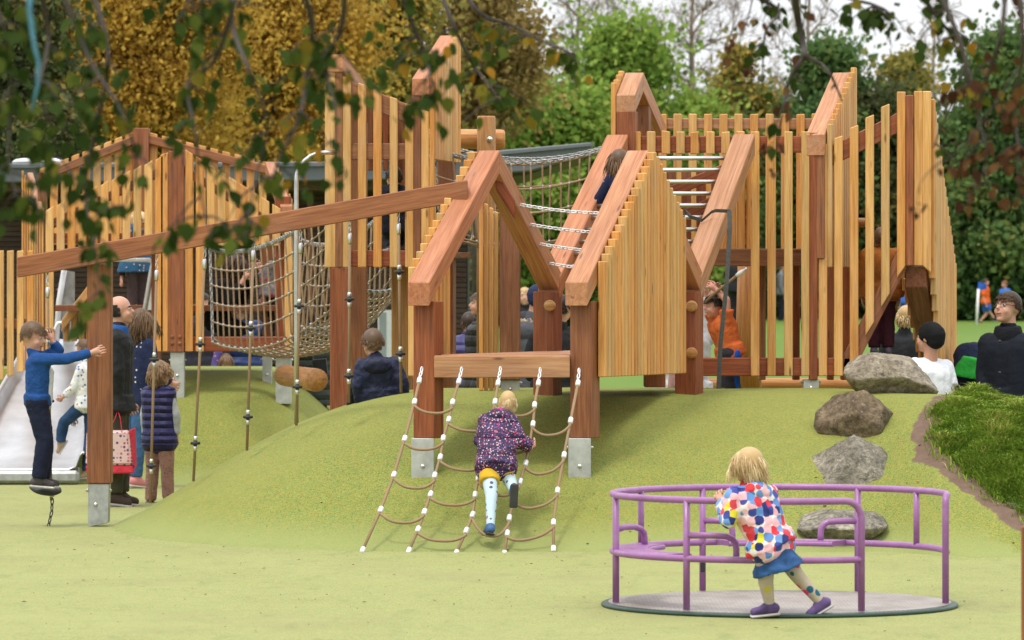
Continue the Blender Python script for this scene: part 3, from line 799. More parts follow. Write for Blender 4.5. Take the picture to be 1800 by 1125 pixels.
for y in (592, 604):
    for x in (303, 316):
        mb = MB(); bolt(mb, W(x, y, DLF - .02), (0, -1, 0), .016, .014); mb.build('bolt', M['red'], p, True)
p = one('post', M['red'], lt, lambda m: postp(m, 484, 511, 345, 619, DLF + .1, .15)); foot(p, 484, 512, .7, Z_(619, DLF), DLF + .1, 'galvwood')
p = one('post', M['red'], lt, lambda m: postp(m, 461, 478, 420, 619, DLF + .6, .1)); foot(p, 461, 478, .7, Z_(619, DLF), DLF + .6, 'galvwood')
one('post', M['red'], lt, lambda m: postp(m, 66, 80, 303, 640, DLF + .3, .15))
one('post', M['red'], lt, lambda m: postp(m, 266, 282, 410, 640, DLF + .2, .15))
one('deck', M['red'], lt, lambda m: m.prism([W(96, 547, DLF + .4), W(510, 547, DLF + .4), W(510, 547, DLF + .4) + Vector((0, 1.4, 0)), W(96, 547, DLF + .4) + Vector((0, 1.4, 0))], (0, 0, .06), (0, 1, 0)))
L1 = Wall(77, DLF, 56, DLF + 1.5)       # left receding panel
one('slat_panel', M['larch'], lt, lambda m: [slatp(m, 38 + 4.4 * i, 41.4 + 4.4 * i, 300 + 8.2 * i, 300 + 8.2 * i, 655 - i * 2, DLF + 1.3 - .15 * i, .03) for i in range(9)])
one('rail', M['pink'], lt, lambda m: m.prism([W(48, 303, DLF + 1.3), W(58, 303, DLF + 1.3), W(77, 367, DLF + .05), W(66, 367, DLF + .05)], (0, 0, -.12), W(70, 367, DLF) - W(50, 303, DLF + 1.3)))
L2 = Wall(476, DLF + 1.0, 500, DLF + 0.0)
one('rail', M['pink'], lt, lambda m: m.prism([W(466, 284, DLF + 1.3), W(482, 284, DLF + 1.3), W(514, 362, DLF + .05), W(493, 362, DLF + .05)], (0, 0, -.12), W(514, 367, DLF) - W(480, 303, DLF + 1.3)))
one('slat_panel', M['larch'], lt, lambda m: [slatp(m, 483 + 4 * i, 486.2 + 4 * i, 284 + 9.4 * i, 284 + 9.4 * i, 618, DLF + 1.25 - .14 * i, .03) for i in range(9)])
one('stair_rail', M['larch'], lt, lambda m: railp(m, (108, 562), (156, 500), 22, DLF + 1.6, .08))
one('slat_panel', M['larch'], lt, lambda m: [slatp(m, 112 + 13 * i, 122 + 13 * i, 575 - 15 * i, 562 - 15 * i, 600, DLF + 1.65) for i in range(5)])
# slide hoop handle
mb = MB(); mb.tube([W(196, 545, DLF + .3), W(192, 470, DLF + .3), W(196, 457, DLF + .3), W(262, 457, DLF + .3), W(268, 460, DLF + .3), W(266, 475, DLF + .3), W(254, 545, DLF + .3)], .022, 10)
mb.build('hoop_handle', M['whiteclamp'], lt, True)
one('hoop_panel', M['steel'], lt, lambda m: ppoly(m, [(256, 545), (271, 545), (271, 462)], DLF + .33, .02), bevel=0)

# slide
sl = thing('slide', 'wide stainless steel slide running down from the slide tower', 'slide', W(60, 848, 43.0))
st = [(137, 596, 46.3, .34), (128, 606, 46.0, .36), (112, 650, 45.2, .42), (86, 715, 44.2, .47), (62, 775, 43.3, .50), (50, 806, 42.8, .52), (44, 820, 42.45, .53), (40, 824, 42.15, .53)]
V = []; F = []
prof = [(-1.08, .15), (-1.05, .16), (-1.0, .13), (-.93, .03), (-.8, 0), (-.4, 0), (0, 0), (.4, 0), (.8, 0), (.93, .03), (1.0, .13), (1.05, .16), (1.08, .15)]
th_ = [(a, z - .02) for a, z in prof]
mb = MB(); npf = len(prof)
vs = []
st2 = []
for a, b in zip(st, st[1:]):
    for k in range(4): st2.append([lerp(a[i], b[i], k / 4) for i in range(4)])
st2.append(list(st[-1]))
for (px, py, D, hw) in st2:
    c = W(px, py, D)
    for a, z in prof: vs.append(c + Vector((a * hw, 0, z)))
    for a, z in reversed(th_): vs.append(c + Vector((a * hw * .99, 0, z)))
n2 = npf * 2; fs = []
for i in range(len(st2) - 1):
    for k in range(n2):
        k2 = (k + 1) % n2
        fs.append((i * n2 + k, (i + 1) * n2 + k, (i + 1) * n2 + k2, i * n2 + k2))
fs.append(tuple(range(n2))); fs.append(tuple((len(st2) - 1) * n2 + k for k in reversed(range(n2))))
mb.add(vs, fs); mb.build('chute', M['slide_steel'], sl, True)
one('lip', M['galv'], sl, lambda m: m.beam(W(-62, 838, 42.2), W(140, 838, 42.2), .20, .12), bevel=.03)
one('side_guard', M['galv'], sl, lambda m: ppoly(m, [(112, 612), (131, 606), (131, 478), (118, 476), (104, 500)], 46.2, .03), bevel=0)
mb = MB(); mb.tube([W(113, 475, 46.15), W(104, 530, 46.15), W(98, 612, 46.15)], .03, 8); mb.tube([W(96, 600, 45.9), W(96, 580, 45.9), W(102, 568, 45.9), W(116, 566, 45.9)], .02, 8)
mb.build('handrail', M['whiteclamp'], sl, True)
one('support', M['galvwood'], sl, lambda m: m.beam(W(128, 852, 42.6), W(128, 822, 42.6), .12, .12, (0, 1, 0)))

# left picket screen
lf = thing('picket_screen', 'low screen of upright pale timber pickets at the left frame edge', 'fence', W(10, 670, 43))
one('picket_panel', M['larch'], lf, lambda m: [slatp(m, -58 + 17.5 * i, -46 + 17.5 * i, 441, 440, 690 - i * 7, 43.0, .03, 688 - i * 7) for i in range(7)])
one('rail', M['red'], lf, lambda m: (railp(m, (-60, 560), (48, 560), 18, 43.03, .06),))

# ================================================================== BALANCE BEAM WITH HANGING ROPES
bp = thing('balance_beam', 'long sloping hardwood beam carried by a tall post on a steel shoe', 'beam frame', W(174, 925, 34.6))
def bmD(x): return lerp(34.72, 33.0, (x - 30) / 790)
one('beam', M['red'], bp, lambda m: m.prism([W(30, 488, bmD(30)), W(30, 452, bmD(30)), W(822, 316, bmD(822)), W(822, 353, bmD(822))], (0.0, .10, 0), W(822, 330, bmD(822)) - W(30, 470, bmD(30))))
p = one('post', M['red'], bp, lambda m: postp(m, 153, 195, 463, 850, 34.55, .18))
mb = MB(); mb.prism([W(155, 927, 34.56), W(190, 919, 34.56), W(192, 850.5, 34.56), W(155, 850.5, 34.56)], (0, .16, 0)); mb.build('shoe', M['galv'], p, bevel=.004)
for q in ((W(168, 887, 34.56), (0, -1, 0), .013), (W(155, 862, 34.64), (-1, 0, 0), .012, .02), (W(192, 862, 34.64), (1, 0, 0), .012, .02)):
    mb = MB(); bolt(mb, *q); mb.build('bolt', M['steel'], p, True)

def hang_rope(x0, y0, x1, y1, discs, label, D=None, seat=None, low=None):
    D = D or bmD(x0) + .05
    t = thing('climbing_rope', label, 'rope', W(x0, y0, D), 'disc ropes hanging from the balance beam')
    P = lambda y: W(lerp(x0, x1, (y - y0) / (y1 - y0)), y, D)
    mb = MB(); link_chain(mb, [W(x0, y0 - 8, D), P(y0 + 22)], .036, .0045); mb.build('chain', M['steel'], t, True)
    mb = MB(); ys = [y0 + 26, (y0 + y1) / 2, y1]; mb.tube([P(y) for y in ys], .0105, 8); mb.build('rope', M['rope'], t, True)
    mb = MB(); up = Vector((0, 0, 1))
    def cp(p, pr):
        mb = MB(); mb.lathe(p, up, pr, 10); mb.build('coupler', M['steel'], t, True)
    cp(P(y0 + 36), [(.013, -.03), (.016, -.02), (.016, .035), (.010, .05)])
    for y in discs:
        cp(P(y - 5), [(.016, -.015), (.016, .02), (.011, .032)]); cp(P(y + 7), [(.011, -.03), (.015, -.02), (.015, .02)])
    for y in discs:
        mb = MB(); mb.lathe(P(y), up, [(.032, -.011), (.038, -.007), (.038, .007), (.032, .011)], 14); mb.build('step_disc', M['blackrubber'], t, True)
    if seat:
        mb = MB(); mb.lathe(W(seat[0], seat[1], D), (0.17, -0.25, 1), [(.02, -.03), (.10, -.024), (.125, -.005), (.12, .012), (.05, .026), (.02, .03)], 22); mb.build('seat_disc', M['blackrubber'], t, True)
    if low:
        mb = MB(); mb.lathe(W(low[0], low[1] - 8, D), up, [(.02, -.04), (.02, .03)], 10); mb.build('coupler', M['steel'], t, True)
        mb = MB(); link_chain(mb, [W(*q, D) for q in low[2]], .04, .005); mb.build('chain', M['strap'], t, True)
    return t
hang_rope(83, 480, 90, 880, [592, 705], 'disc rope with a seat disc gripped by the boy in the blue top', seat=(80, 859), low=(91, 872, [(92, 876), (91, 900), (84, 930)]))
hang_rope(276, 450, 264, 884, [632, 819], 'disc rope hanging in front of the child in the padded gilet')
hang_rope(361, 430, 340, 846, [605, 779], 'disc rope hanging in front of the left end of the net tunnel')
hang_rope(446, 415, 434, 792, [577, 733], 'disc rope hanging in front of the woman in black behind the net tunnel')
hang_rope(529, 402, 521, 748, [538, 680], 'disc rope hanging beside the curved steel pole')
hang_rope(615, 385, 613, 708, [526, 661], 'disc rope hanging in front of the lookout tower post left of the seated boy')
hang_rope(700, 368, 705, 690, [478, 622], 'disc rope hanging in front of the seated boy in the navy jacket')

# curved steel pole
mb = MB(); pts = [W(521, 745, 36.3), W(521, 600, 36.3), W(521, 330, 36.3)] + [W(521 + 50 * (1 - math.cos(R(a))), 318 - 50 * math.sin(R(a)), 36.3) for a in (0, 15, 30, 45, 60, 75, 90)] + [W(590, 268, 36.45)]
mb.tube(pts, .019, 12)
o = mb.build('sliding_pole', M['steel'], None, True); tag(o, 'tall stainless pole bent over at the top beside the lookout tower', 'pole')
# logs
lg = thing('log_frame', 'round timber post and crossbar carrying the rope bridge behind the play house', 'log frame', W(855, 680, 38.2))
mb = MB(); mb.tube([W(855, 690, 38.1), W(855, 450, 38.1), W(855, 207, 38.1), W(855, 204, 38.1)], [.083, .082, .078, .07], 18); mb.build('upright', M['log'], lg, True)
mb = MB(); mb.tube([W(700, 243, 38.3), W(880, 245, 38.3), W(886, 245, 38.3), W(888, 245, 38.3)], [.082, .085, .08, .06], 18); mb.build('crossbar', M['log'], lg, True)
mb = MB(); bolt(mb, W(861, 245, 38.02), (0, -1, 0), .02, .02); mb.build('bolt', M['steel'], lg, True)
lg2 = MB(); lg2.tube([W(500, 660, 43.2), W(556, 668, 40.9), W(557, 668, 40.86)], [.10, .105, .098], 18)
o = lg2.build('sitting_log', M['log'], None, True); tag(o, 'short thick log lying level with its sawn end facing us beside the far mound', 'log')
one_log = MB(); one_log.tube([W(1310, 520, 38.2), W(1323, 470, 38.2)], .08, 14)
lp = MB(); lp.tube([W(1316, 690, 38.3), W(1316, 560, 38.3), W(1318, 455, 38.3)], [.11, .105, .10], 16)
o = lp.build('round_post', M['log'], None, True); tag(o, 'thick round pale timber post behind the boy in the orange shirt', 'post')
kb = MB(); kb.tube([W(1225, 676, 39.2), W(1420, 675, 39.2), W(1560, 677, 39.2)], .055, 12)
o = kb.build('edging_log', M['log'], None, True); tag(o, 'long low round log lying along the back of the climbing tower', 'log')
# sliver of a foreground post at the frame's right edge
mb = MB(); mb.beam((X_(1807, 20), 20, -.05), (X_(1807, 20), 20, Z_(925, 20)), .055, .055, (0, 1, 0))
o = mb.build('edge_post', M['red'], None, bevel=.004); tag(o, 'thin orange brown post just showing at the right frame edge', 'post')
# ================================================================== SCRAMBLE NET
sn = thing('scramble_net', 'sloping rope scramble net hung from the platform beam to the ground', 'climbing net', W(800, 972, 31.2))
def nD(y): return lerp(32.28, 31.15, (y - 648) / 326)
def NP(x, y, f=0.0): return W(x, y, nD(y) - f)
def zc(x, y): return (620 + x / 3.125, 640 + y / 3.125)
VR = [[(742, 646), zc(366, 90), zc(340, 207), zc(286, 410), zc(227, 608), zc(154, 800), zc(55, 1022)],
      [(812, 646), zc(583, 95), zc(549, 210), zc(528, 305), zc(498, 408), zc(481, 512), zc(451, 612), zc(428, 715), zc(394, 812), zc(359, 908), zc(309, 1025)],
      [(880, 646), zc(798, 105), zc(782, 207), zc(762, 330), zc(735, 440), zc(710, 545), zc(690, 625), zc(673, 718), zc(659, 828), zc(624, 915), zc(569, 1038)],
      [(950, 647), zc(1020, 105), zc(999, 225), zc(990, 330), zc(972, 430), zc(950, 545), zc(919, 645), zc(885, 745), zc(860, 845), zc(849, 930), zc(833, 1042)],
      [(1018, 648), zc(1237, 105), zc(1197, 310), zc(1161, 500), zc(1125, 695), zc(1103, 870), zc(1103, 1015)]]
def cl(p, d):
    d = Vector(d).normalized(); clamps = MB(); clamps.lathe(Vector(p) - d * .022, d, [(.010, -.004), (.0165, 0), (.018, .008), (.018, .036), (.0165, .044), (.010, .048)], 10)
    clamps.build('clamp', M['whiteclamp'], sn, True)
for v in VR:
    P = [NP(*q) for q in v]
    mb = MB(); mb.tube(P[1:], .0105, 8); mb.build('rope', M['rope'], sn, True)
    mb = MB(); link_chain(mb, [P[0], P[1]], .036, .0048); mb.build('chain', M['whiteclamp'], sn, True)
    for i in range(1, len(P)):
        d = P[i] - P[i - 1] if i == len(P) - 1 else (P[i + 1] - P[i])
        cl(P[i], d)
CR = [((0, (340, 230)), (1, (549, 240)), 270), ((0, (286, 435)), (1, (498, 432)), 470), ((0, (227, 630)), (1, (451, 640)), 682), ((0, (154, 822)), (1, (394, 830)), 872),
      ((1, (528, 330)), (2, (762, 345)), 368), ((1, (481, 535)), (2, (712, 565)), 582), ((1, (428, 738)), (2, (673, 742)), 775), ((1, (359, 930)), (2, (624, 938)), 972),
      ((2, (782, 235)), (3, (999, 250)), 285), ((2, (735, 465)), (3, (972, 460)), 495), ((2, (690, 645)), (3, (919, 668)), 722), ((2, (659, 852)), (3, (860, 868)), 945),
      ((3, (990, 355)), (4, (1197, 333)), 390), ((3, (950, 570)), (4, (1161, 525)), 600), ((3, (900, 770)), (4, (1125, 718)), 786), ((3, (849, 952)), (4, (1103, 895)), 960)]
for (a, b, ys) in CR:
    pa = zc(*a[1]); pb = zc(*b[1]); yb_ = 640 + ys / 3.125
    pts = []
    for i in range(15):
        t = i / 14; x = lerp(pa[0], pb[0], t); base = lerp(pa[1], pb[1], t); s = (yb_ - max(pa[1], pb[1]) * .5 - min(pa[1], pb[1]) * .5) * 1.0
        y = base + s * (1 - abs(2 * t - 1) ** 2.6)
        pts.append(NP(x, y, 0.012))
    mb = MB(); mb.tube(pts, .0100, 8); mb.build('rope', M['rope'], sn, True)

# ================================================================== ROPE BRIDGES
def unet(name, label, A, B, sg, nL, nS, nF, nT, chain=True):
    """U-shaped rope net: A, B = four world points (near top, near floor, far floor, far top) at each end"""
    t = thing(name, label, 'rope bridge', A[1].lerp(B[1], .5))
    ropes = MB(); cm = MB(); ch = MB()
    def pt(side, s, f):     # s along cross-section 0..3, f along length
        i = min(2, int(s)); k = s - i
        a = A[i].lerp(A[i + 1], k); b = B[i].lerp(B[i + 1], k)
        p = a.lerp(b, f); cross = 4 * f * (1 - f)
        floor = max(0, 1 - abs(s - 1.5) / 1.5)
        return p - Vector((0, 0, sg * cross * (0.75 + 0.25 * floor) + 0.10 * (math.sin(math.pi * min(1, max(0, (s - .7) / 1.6))) if .7 < s < 2.3 else 0)))
    ss = [k / nS for k in range(nS)] + [1 + k / nF for k in range(nF)] + [2 + k / nS for k in range(nS + 1)]
    for s in ss:
        if s in (0, 3.0) and chain:
            link_chain(ch, [pt(0, s, f / 24) + Vector((0, 0, .02)) for f in range(25)], .045, .0055)
        ropes.tube([pt(0, s, f / 20) for f in range(21)], .0085, 6)
    for i in range(nT + 1):
        f = i / nT
        ropes.tube([pt(0, s, f) for s in np.linspace(0, 3, 26)], .0085, 6)
        for s in ss:
            big = 1.5 if 0.95 < s < 2.05 else 1.0
            p = pt(0, s, f); d = pt(0, min(3, s + .05), f) - pt(0, max(0, s - .05), f); d.normalize()
            cm.lathe(p - d * .013 * big, d, [(.010, 0), (.0125, .008), (.0125, .02 * big), (.009, .026 * big)], 6)
    for e in (0, 1):
        pts = [pt(0, s, e) for s in np.linspace(0, 3, 26)]
        link_chain(ch, pts, .045, .006)
    b_ = len(ropes.v); ropes.v += cm.v; ropes.f += [tuple(i + b_ for i in f) for f in cm.f]; ropes.g += cm.g; ropes.t += cm.t; ropes.mi += [1] * len(cm.f)
    ropes.build('net', [M['rope'], M['galv']], t, True)
    if chain: ch.build('chain', M['galv'], t, True)
    return t
unet('net_tunnel', 'sagging rope net tunnel between the slide tower and the lookout tower', 
     [W(369, 440, 43.6), W(374, 592, 43.6), W(512, 600, 44.3), W(530, 425, 44.3)],
     [W(606, 335, 38.1), W(622, 492, 38.0), W(706, 492, 38.6), W(706, 340, 38.6)], .26, 0, 5, 8, 22)
unet('net_bridge', 'rope net bridge between the lookout tower and the climbing tower',
     [W(762, 266, 37.4), W(775, 395, 37.4), W(800, 395, 38.6), W(790, 262, 38.6)],
     [W(1072, 262, 36.9), W(1062, 380, 36.9), W(1080, 380, 38.2), W(1085, 255, 38.2)], .16, 0, 3, 5, 9)

# ================================================================== MERRY-GO-ROUND
mg = thing('merry_go_round', 'purple tubular merry-go-round with a grey chequer disc set in the ground', 'merry-go-round', W(1370, 1063, 25.8))
MC = Vector((X_(1370, 25.8), 25.8, 0)); RR = 0.945; zt, zm = .634, .312; tr = .0192
def mp(phi, z, r=RR): return MC + Vector((r * math.cos(R(phi)), r * math.sin(R(phi)), z))
mb = MB(); mb.lathe(MC, (0, 0, 1), [(1.0, .0), (1.010, .004), (1.010, .016), (1.0, .022), (.975, .024), (.955, .020)], 96); mb.build('rim', M['ringgreen'], mg, True)
k = NT('chequer_plate'); p = k.obj()
w1 = k.n('TexWave', {'Vector': k.mapv(p, (1, 1, 1), rot=(0, 0, .7)), 'Scale': 9.0, 'Distortion': .6}).outputs['Fac']
w2 = k.n('TexWave', {'Vector': k.mapv(p, (1, 1, 1), rot=(0, 0, -.7)), 'Scale': 9.0, 'Distortion': .6}).outputs['Fac']
v = k.mix(k.ramp(k.math('MULTIPLY', w1, w2), [(.1, 0), (.6, 1)]), (.27, .24, .215), (.40, .365, .34))
c = k.mix(k.ramp(k.noise(k.mapv(p, (1, .5, 1)), 5, 6, .7), [(.4, 0), (.65, .75)]), v, (.20, .175, .15))
M['plate'] = k.done(c, .6, .1, k.noise(k.mapv(p, (1, 1, 1)), 60, 2), .4, .004, .3)
mb = MB(); mb.lathe(MC, (0, 0, 1), [(.97, .012), (.97, .026), (.5, .028), (.01, .030)], 96); mb.build('disc', M['plate'], mg)
def arc(a0, a1, z, n=40, r=RR): return [mp(lerp(a0, a1, i / n), z, r) for i in range(n + 1)]
posts = {'a': 190, 'b': 234, 'c': 295, 'd': 347.5, 'e': 57.7, 'f': 115}
for nm, a in posts.items():
    if nm in ('c', 'd'):
        continue
    mb = MB(); mb.tube([mp(a, .03), mp(a, zt)], tr, 14); pp = mb.build('post', M['purple'], mg, True)
    if nm == 'f':
        mb = MB(); q = mp(a, .185, RR - tr - .001); mb.beam(mp(a, .14) + Vector((0, -tr - .002, 0)), mp(a, .225) + Vector((0, -tr - .002, 0)), .026, .006, (0, 1, 0)); mb.build('badge', M['blackrubber'], pp, bevel=.003)
# top rail with its two bent ends
ends = [mp(295, .03), mp(295, zt - .10)] + [mp(295 - 6.0 * (1 - math.cos(R(b))) , zt - .10 + .10 * math.sin(R(b))) for b in (20, 40, 60, 75, 90)]
top = ends + arc(288, 230, zt, 30)[0:] + arc(229, 57.7, zt, 90) + arc(57, 0, zt, 26)[:-1]
top += [mp(-1 - 11.5 * math.sin(R(b)) if False else lerp(0, -12.5, b / 90), zt if b < 50 else zt - .004) for b in (0, 45)] + [mp(-12.0, zt - .012), mp(-12.5, zt - .05), mp(-12.5, .03)]
mb = MB(); mb.tube(top, tr, 14); mb.build('top_rail', M['purple'], mg, True)
mb = MB(); mb.tube(arc(295, 115, zm, 80), tr, 12); mb.build('mid_rail', M['purple'], mg, True)
mb = MB(); mb.tube(arc(115, 57.7, zm, 30), tr * .95, 12); mb.tube(arc(57.7, -12.5, zm, 30), tr, 12); mb.build('mid_rail', M['purple'], mg, True)
for a in (144.4, 29.9):
    mb = MB(); mb.tube([mp(a, zm), mp(a, zt)], tr * .95, 12); mb.build('strut', M['purple'], mg, True)
def seat(a0, a1, label=None):
    mb = MB(); n = 18
    for i in range(n):
        a, b = lerp(a0, a1, i / n), lerp(a0, a1, (i + 1) / n)
        mb.prism([mp(a, zm - .012, RR - .01), mp(b, zm - .012, RR - .01), mp(b, zm - .012, RR - .20), mp(a, zm - .012, RR - .20)], (0, 0, .03), mp(b, 0) - mp(a, 0))
    mb.tube(arc(a0, a1, zm, 20, RR - .20), .015, 10)
    mb.build('seat', M['purple'], mg, bevel=0)
seat(225, 150); seat(110, 62)
def armr(a, da, sgn):
    pts = []
    for (t, z) in ((0, .128), (.5, .128), (.78, .124), (.92, .108), (.985, .085), (1, .05), (1, 0)):
        pts.append(mp(a + da * t, zm + z, RR - .0 - .12 * t))
    mb = MB(); mb.tube(pts, tr * .95, 12); mb.build('armrest', M['purple'], mg, True)
armr(190, -(34), 1); armr(234, -14 if False else 16, 1); armr(115, -9, 1); armr(57.7, 12, 1)

# ================================================================== BOULDERS
def boulder(label, px, py, D, sx, sy, sz, seed, mat, cuts, rot=0.0, base=None):
    rg = random.Random(seed); n = 60
    vs = []; fs = []
    rings, seg = 44, 64
    pl = []
    for (d, off) in cuts: pl.append((Vector(d).normalized(), off))
    for i in range(rings + 1):
        th = math.pi * i / rings
        for j in range(seg):
            ph_ = 2 * math.pi * j / seg
            d = Vector((math.sin(th) * math.cos(ph_), math.sin(th) * math.sin(ph_), math.cos(th)))
            r = 1.0 + 0.12 * mnoise.noise(d * 1.3 + Vector((seed, 0, 0)))
            for q, off in pl:
                c = d.dot(q)
                if c > 1e-3: r = min(r, off / c * 1.0)
            r += 0.035 * mnoise.noise(d * 3.5 + Vector((0, seed, 0))) + 0.022 * mnoise.noise(d * 9 + Vector((0, 0, seed))) + .012 * mnoise.noise(d * 22)
            vs.append(Vector((d.x * r * sx, d.y * r * sy, d.z * r * sz)))
    for i in range(rings):
        for j in range(seg):
            j2 = (j + 1) % seg
            fs.append((i * seg + j, (i + 1) * seg + j, (i + 1) * seg + j2, i * seg + j2))
    mb = MB(); rm = Matrix.Rotation(rot, 3, 'Y')
    mb.add([rm @ v for v in vs], fs)
    o = mb.build('boulder', M[mat], None, True)
    o.location = W(px, py, D)
    return tag(o, label, 'boulder', 'boulders up the right side of the mound')
boulder('large flat topped pale boulder at the mound crest, biggest of the four', 1566, 662, 34.45, .375, .33, .185, 3, 'rock_warm', [((-.35, -.9, .25), .70), ((.45, -.7, .45), .72), ((0, -.25, 1), .80), ((.9, -.2, .55), .70), ((-1, -.2, .5), .78), ((.1, -1, -.6), .66)], R(9))
boulder('brown leaning boulder just below the crest boulder', 1506, 744, 33.2, .30, .30, .30, 8, 'rock_brown', [((-.62, -.5, .62), .58), ((.10, -.8, .6), .66), ((0.9, -.35, .15), .74), ((-.1, .3, 1), .74), ((-.25, -1, -.35), .56), ((.55, -.1, .85), .74)], R(8))
boulder('pointed grey boulder directly behind the merry-go-round rail', 1503, 826, 32.5, .385, .32, .315, 15, 'rock_grey', [((-.75, -.35, .6), .52), ((.62, -.45, .65), .52), ((.05, -1, .25), .64), ((.9, .1, .35), .70), ((-1, -.1, .15), .80), ((0, .6, .8), .6), ((.3, -.9, .6), .60)], R(0))
boulder('low wedge of grey rock half seen through the merry-go-round rails', 1477, 922, 31.55, .335, .30, .135, 21, 'rock_grey', [((-.6, -.4, .75), .60), ((.25, -.85, .55), .68), ((.25, 0, 1), .70), ((-1, 0, .25), .85), ((.8, -.4, .6), .72)], R(-3))
# ================================================================== PAVILION BEHIND
pv = thing('pavilion', 'low dark timber pavilion with a grey overhanging metal roof', 'building', W(400, 600, 58))
DP = 57.0
one('wall', M['brownwall'], pv, lambda m: [m.prism([W(-160, 640 - i * 9, DP + 1.5), W(820, 640 - i * 9, DP + 1.5), W(820, 632.2 - i * 9, DP + 1.5), W(-160, 632.2 - i * 9, DP + 1.5)], (0, .06, 0), (1, 0, 0)) for i in range(34)], bevel=0)
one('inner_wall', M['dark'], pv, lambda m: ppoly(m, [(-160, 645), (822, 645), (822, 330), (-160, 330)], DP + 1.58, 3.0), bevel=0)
rf = one('roof', M['roof'], pv, lambda m: m.prism([W(-160, 322, DP), W(640, 318, DP), W(930, 302, DP), W(1041, 272, DP), W(1041, 250, DP), W(880, 264, DP), (W(560, 284, DP)), W(-160, 288, DP)], (0, 5, .12)), bevel=.02)
one('soffit', M['roofunder'], pv, lambda m: m.prism([W(-160, 336, DP + .35), W(640, 334, DP + .35), W(925, 308, DP + .35), W(1030, 274, DP + .35), W(930, 300, DP + .35), W(640, 316, DP + .35), W(-160, 320, DP + .35)], (0, 4, 0)), bevel=0)
one('fascia_trim', M['roof'], pv, lambda m: ppoly(m, [(-160, 296), (-160, 290), (560, 286), (880, 266), (1044, 251), (1044, 256), (880, 272), (560, 292)], DP - .06, .055), bevel=0)
for x, w in ((58, 78), (92, 44)):
    mb = MB(); mb.ell(W(x, 285, DP + 2.2), ((w / 2) / FPX * DP, .4, .055)); mb.build('roof_dome', M['white'], rf, True)
mb = MB(); ppoly(mb, [(664, 640), (690, 640), (690, 545), (664, 545)], DP + 1.44, .05); wf = mb.build('window_frame', M['white'], pv)
mb = MB(); ppoly(mb, [(667, 636), (679, 636), (679, 549), (667, 549)], DP + 1.43, .02); mb.build('window', M['glass'], wf)
one('post', M['red'], pv, lambda m: [postp(m, 540, 549, 330, 645, DP + 1.0)])

# ================================================================== TREES
def quads(C, size, rg, aspect=0.75, flat=0.0):
    n = len(C)
    a = rg.normal(size=(n, 3)); a /= np.linalg.norm(a, axis=1)[:, None]
    b = rg.normal(size=(n, 3)); b -= (a * b).sum(1)[:, None] * a; b /= np.linalg.norm(b, axis=1)[:, None]
    s = (size * (0.55 + 0.9 * rg.random(n)))[:, None] if np.ndim(size) == 0 else (size * (0.55 + 0.9 * rg.random(n)))[:, None]
    V = np.stack([C - a * s, C + b * s * aspect + a * s * .15, C + a * s, C - b * s * aspect * .9], 1).reshape(-1, 3)
    return V
def crown(parent, clumps, n, size, mat, seed, shell=0.6, name='crown', clumpvar=0.32):
    rg = np.random.default_rng(seed)
    cc = np.array([c for c, r in clumps]); rr = np.array([r if np.ndim(r) else (r, r, r) for c, r in clumps], float)
    wgt = (rr.prod(1)) ** 0.66; wgt /= wgt.sum()
    idx = rg.choice(len(cc), n, p=wgt)
    C = cc[idx] + np.clip(rg.normal(size=(n, 3)), -2.4, 2.4) * (.55 + .55 * (rg.random((n, 1)) < .25)) * rr[idx]
    ground_ = 0.35; C[:, 2] = np.maximum(C[:, 2], ground_)
    V = quads(C, size, rg)
    cv = rg.random(len(cc))
    tv = np.clip((0.5 + (cv[idx] - .5) * clumpvar * 2 + rg.normal(size=n) * .20), 0, 1)
    return fastmesh(name, V, np.arange(len(V)), 4, mat, {'rnd': (np.repeat(tv, 4), 'POINT')}, parent)
def limb_tubes(mb, base, top, clumps, r0, rg, nmax=40):
    base = Vector(base); top = Vector(top); H = top - base
    mb.tube([base, base + H * .33 + Vector((rg.uniform(-.1, .1), 0, 0)), base + H * .7, top], [r0, r0 * .8, r0 * .45, r0 * .12], 8)
    for c, r in clumps[:nmax]:
        c = Vector(c); t = min(.9, max(.18, ((c.z - base.z) / H.z) - .18)); s = base + H * t
        m = s.lerp(c, .5) + Vector((0, 0, -.06 * (c - s).length))
        mb.tube([s, m, c], [r0 * .32 * (1 - t * .6), r0 * .18, r0 * .05], 5)
def tree(name, label, px, D, ytop, hw, mat, seed, n=9000, size=.16, ybot=None, nclump=34, bark='bark', cz=None, group=None, taper=0.55, cl=0.24, lean=0):
    rg = random.Random(seed); z0 = groundz(X_(px, D), D) if D < 47 else (D - 47) * .0135
    zt = Z_(ytop, D); w = hw / FPX * D; x = X_(px, D)
    zb = Z_(ybot, D) if ybot is not None else lerp(z0, zt, .22)
    t = thing(name, label, 'tree', (x, D, z0), group)
    clumps = []
    while len(clumps) < nclump:
        u = rg.random(); a = rg.random() * 6.283; r = math.sqrt(rg.random())
        prof = (math.sin(math.pi * min(1, (u * .86 + .14) ** (.8))) ** .6) if taper < .7 else (1 - u) ** .75 * .95 + .08
        cx = x + math.cos(a) * r * w * prof * .85; cy = D + math.sin(a) * r * w * prof * .85
        czz = lerp(zb, zt, u * .94 + .02)
        cr = w * cl * rg.uniform(.45, 1.35)
        clumps.append(((cx, cy, czz - cr * .2), (cr, cr, cr * .8)))
    mb = MB(); limb_tubes(mb, (x, D, z0 - .05), (x + lean, D, lerp(z0, zt, .93)), clumps, max(.10, (zt - z0) * .020), rg)
    mb.build('trunk', M[bark], t, True)
    crown(t, clumps, n, size, M[mat], seed)
    return t
tree('birch_tree', 'golden autumn birch with dense foliage above the left tower roofline', 235, 84, -260, 215, 'leaf_gold', 1, 120000, 0.050, ybot=320, nclump=136, bark='birchbark', cl=.27)
